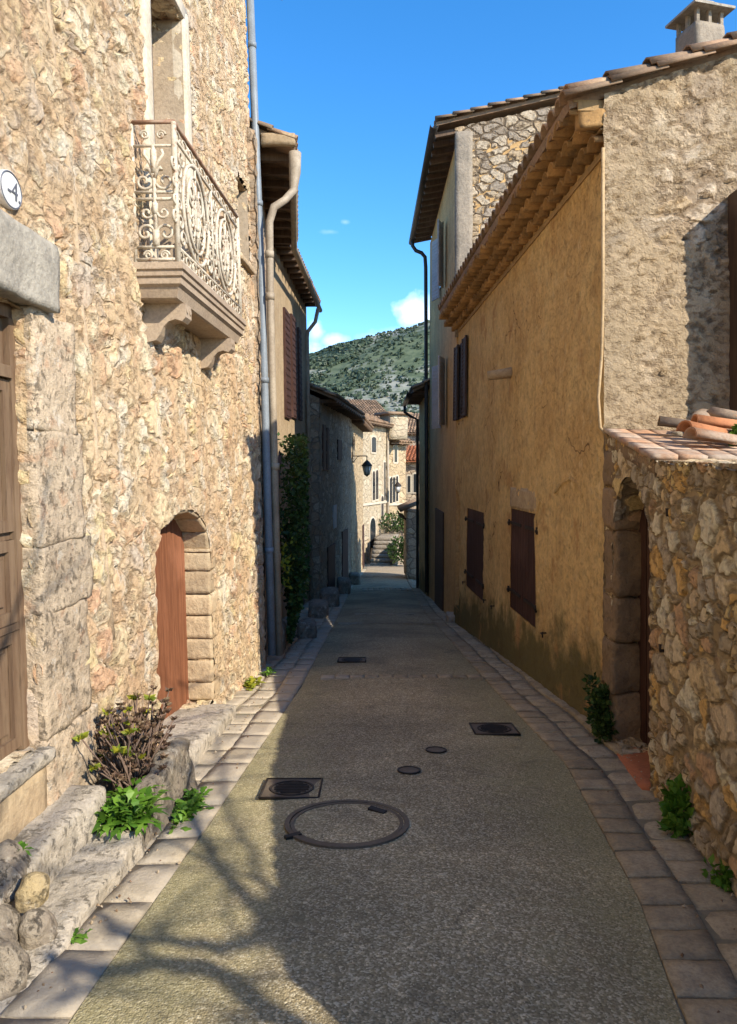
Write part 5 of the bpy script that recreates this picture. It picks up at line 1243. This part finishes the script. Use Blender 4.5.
# ------------------------------------------------------------------ hill
def hz(x, y):
    t_ = min(1, max(0, (y - 130) / 300)); s_ = t_ * t_ * (3 - 2 * t_)
    H = 74 + 17 * math.tanh((x - 0) / 60) + 30 * math.tanh(x / 400)
    return zg(100) + s_ * (H + 3.8) + s_ * (noise.fractal(Vector((x * .012, y * .012, 3)), 1, 2, 5) * 7)
mb = MB(); mb.smooth = True; xs = frange(-420, 420, 7); ys = frange(120, 520, 7)
g = [[mb.vert((x, y, hz(x, y) - (max(0, y - 440) * .5))) for x in xs] for y in ys]
for i in range(len(ys) - 1):
    for j in range(len(xs) - 1): mb.face((g[i][j], g[i][j + 1], g[i + 1][j + 1], g[i + 1][j]))
struct(mb, 'hill', M['hill'])
mb = MB(); cnt = 0
while cnt < 11000:
    y = rnd.uniform(150, 445); x = rnd.uniform(-.16, .20) * y if cnt % 5 else rnd.uniform(-200, 200)
    d = noise.fractal(Vector((x * .02, y * .013, 1)), 1, 2, 4)
    if d < .08 and rnd.random() < .8: continue
    cnt += 1; z = hz(x, y); s_ = rnd.uniform(.5, 1.3) + max(0, min(.4, d)) * 2.6; c = Vector((x, y, z + s_ * .4)); mb.rv = rnd.random(); n = 7
    vs_ = []
    for k in range(9):
        dd = Vector((rnd.gauss(0, 1), rnd.gauss(0, 1), rnd.gauss(0, .8))).normalized(); sdd = dd.orthogonal().normalized(); t3 = dd.cross(sdd); p = c + dd * s_ * .6; q_ = s_ * .55
        mb.rv = rnd.random(); mb.poly([p + sdd * q_, p + t3 * q_ * .9, p - sdd * q_, p - t3 * q_ * .9])
setp(mb.build('scrub', M['scrub']), 'dark green scrub and low oaks covering the hillside', 'scrub', None, 'stuff')

# ------------------------------------------------------------------ bare tree behind the viewer, whose branch shadows fall on the steps
tb = thing('bare_tree', 'bare winter tree standing behind the garden wall', 'tree', (3.3, -1.0, 0))
tk = MB(); br = MB(); r2 = random.Random(5)
def grow(p, d, l, r, lev):
    n = 4; pts = [p]; q = p.copy(); dd = d.copy()
    for k in range(n):
        dd = (dd + Vector((r2.gauss(0, .14), r2.gauss(0, .14), r2.gauss(.02, .1)))).normalized(); q = q + dd * l / n; pts.append(q.copy())
    (tk if lev == 0 else br).tube(pts, [lerp(r, r * .6, k / n) for k in range(n + 1)], 6 if lev < 2 else 4)
    if lev >= 4: return
    for k in range(3 if lev < 3 else 2):
        nd = (dd + Vector((r2.gauss(0, .55), r2.gauss(0, .55), r2.gauss(.1, .35)))).normalized(); grow(pts[-1 if k == 0 else r2.choice((2, 3, 4))], nd, l * r2.uniform(.62, .85), r * .58, lev + 1)
grow(Vector((3.3, -1.0, -.1)), Vector((-.05, .05, 1)), 2.2, .12, 0)
SV = Vector((SX, SY, SZ))
def bough(pts, r0, t0, t1):
    out = []
    n = len(pts)
    for i, (px, py) in enumerate(pts):
        x, y = groundpt(px, py); out.append(Vector((x, y, zg(y))) + SV * lerp(t0, t1, i / (n - 1)))
    fine = []
    for i in range(n - 1):
        for k in range(4): fine.append(lerp(out[i], out[i + 1], k / 4) + noise.noise_vector(out[i] * 3 + Vector((k, 0, 0))) * .03)
    fine.append(out[-1]); br.tube(fine, [lerp(r0, r0 * .45, i / (len(fine) - 1)) for i in range(len(fine))], 6)
    for q in fine[2::3]:
        grow(q, Vector((r2.gauss(0, .7), r2.gauss(0, .5), r2.uniform(-.2, 1))).normalized(), r2.uniform(.35, .8), r0 * .3, 3)
bough([(420, 1180), (300, 1050), (215, 975), (150, 968), (95, 974), (40, 960)], .06, 4.2, 3.6)
bough([(400, 1100), (330, 1010), (272, 895), (250, 940), (215, 952), (150, 942), (110, 936), (92, 915)], .05, 4.4, 3.8)
bough([(380, 1060), (280, 960), (215, 870), (180, 800), (150, 760)], .045, 4.6, 4.2)
bough([(430, 1100), (330, 985), (255, 880), (220, 800), (215, 740)], .03, 4.8, 5.0)
for (px, py) in ((200, 700), (215, 720), (190, 742), (225, 760), (160, 790), (205, 805), (120, 850), (60, 880), (150, 830), (230, 780), (180, 770)):
    bough([(px - 60, py + 14), (px, py), (px + 60, py - 6)], .014, 4.6, 4.9)
tk.build('trunk', M['bark'], tb); br.build('branches', M['bark'], tb)

# ------------------------------------------------------------------ render settings
S.render.engine = 'CYCLES'
S.cycles.max_bounces = 8; S.cycles.diffuse_bounces = 5; S.cycles.use_denoising = True
S.view_settings.view_transform = 'Standard'; S.view_settings.look = 'None'; S.view_settings.exposure = 1.08; S.view_settings.gamma = 1
S.render.resolution_x = 737; S.render.resolution_y = 1024
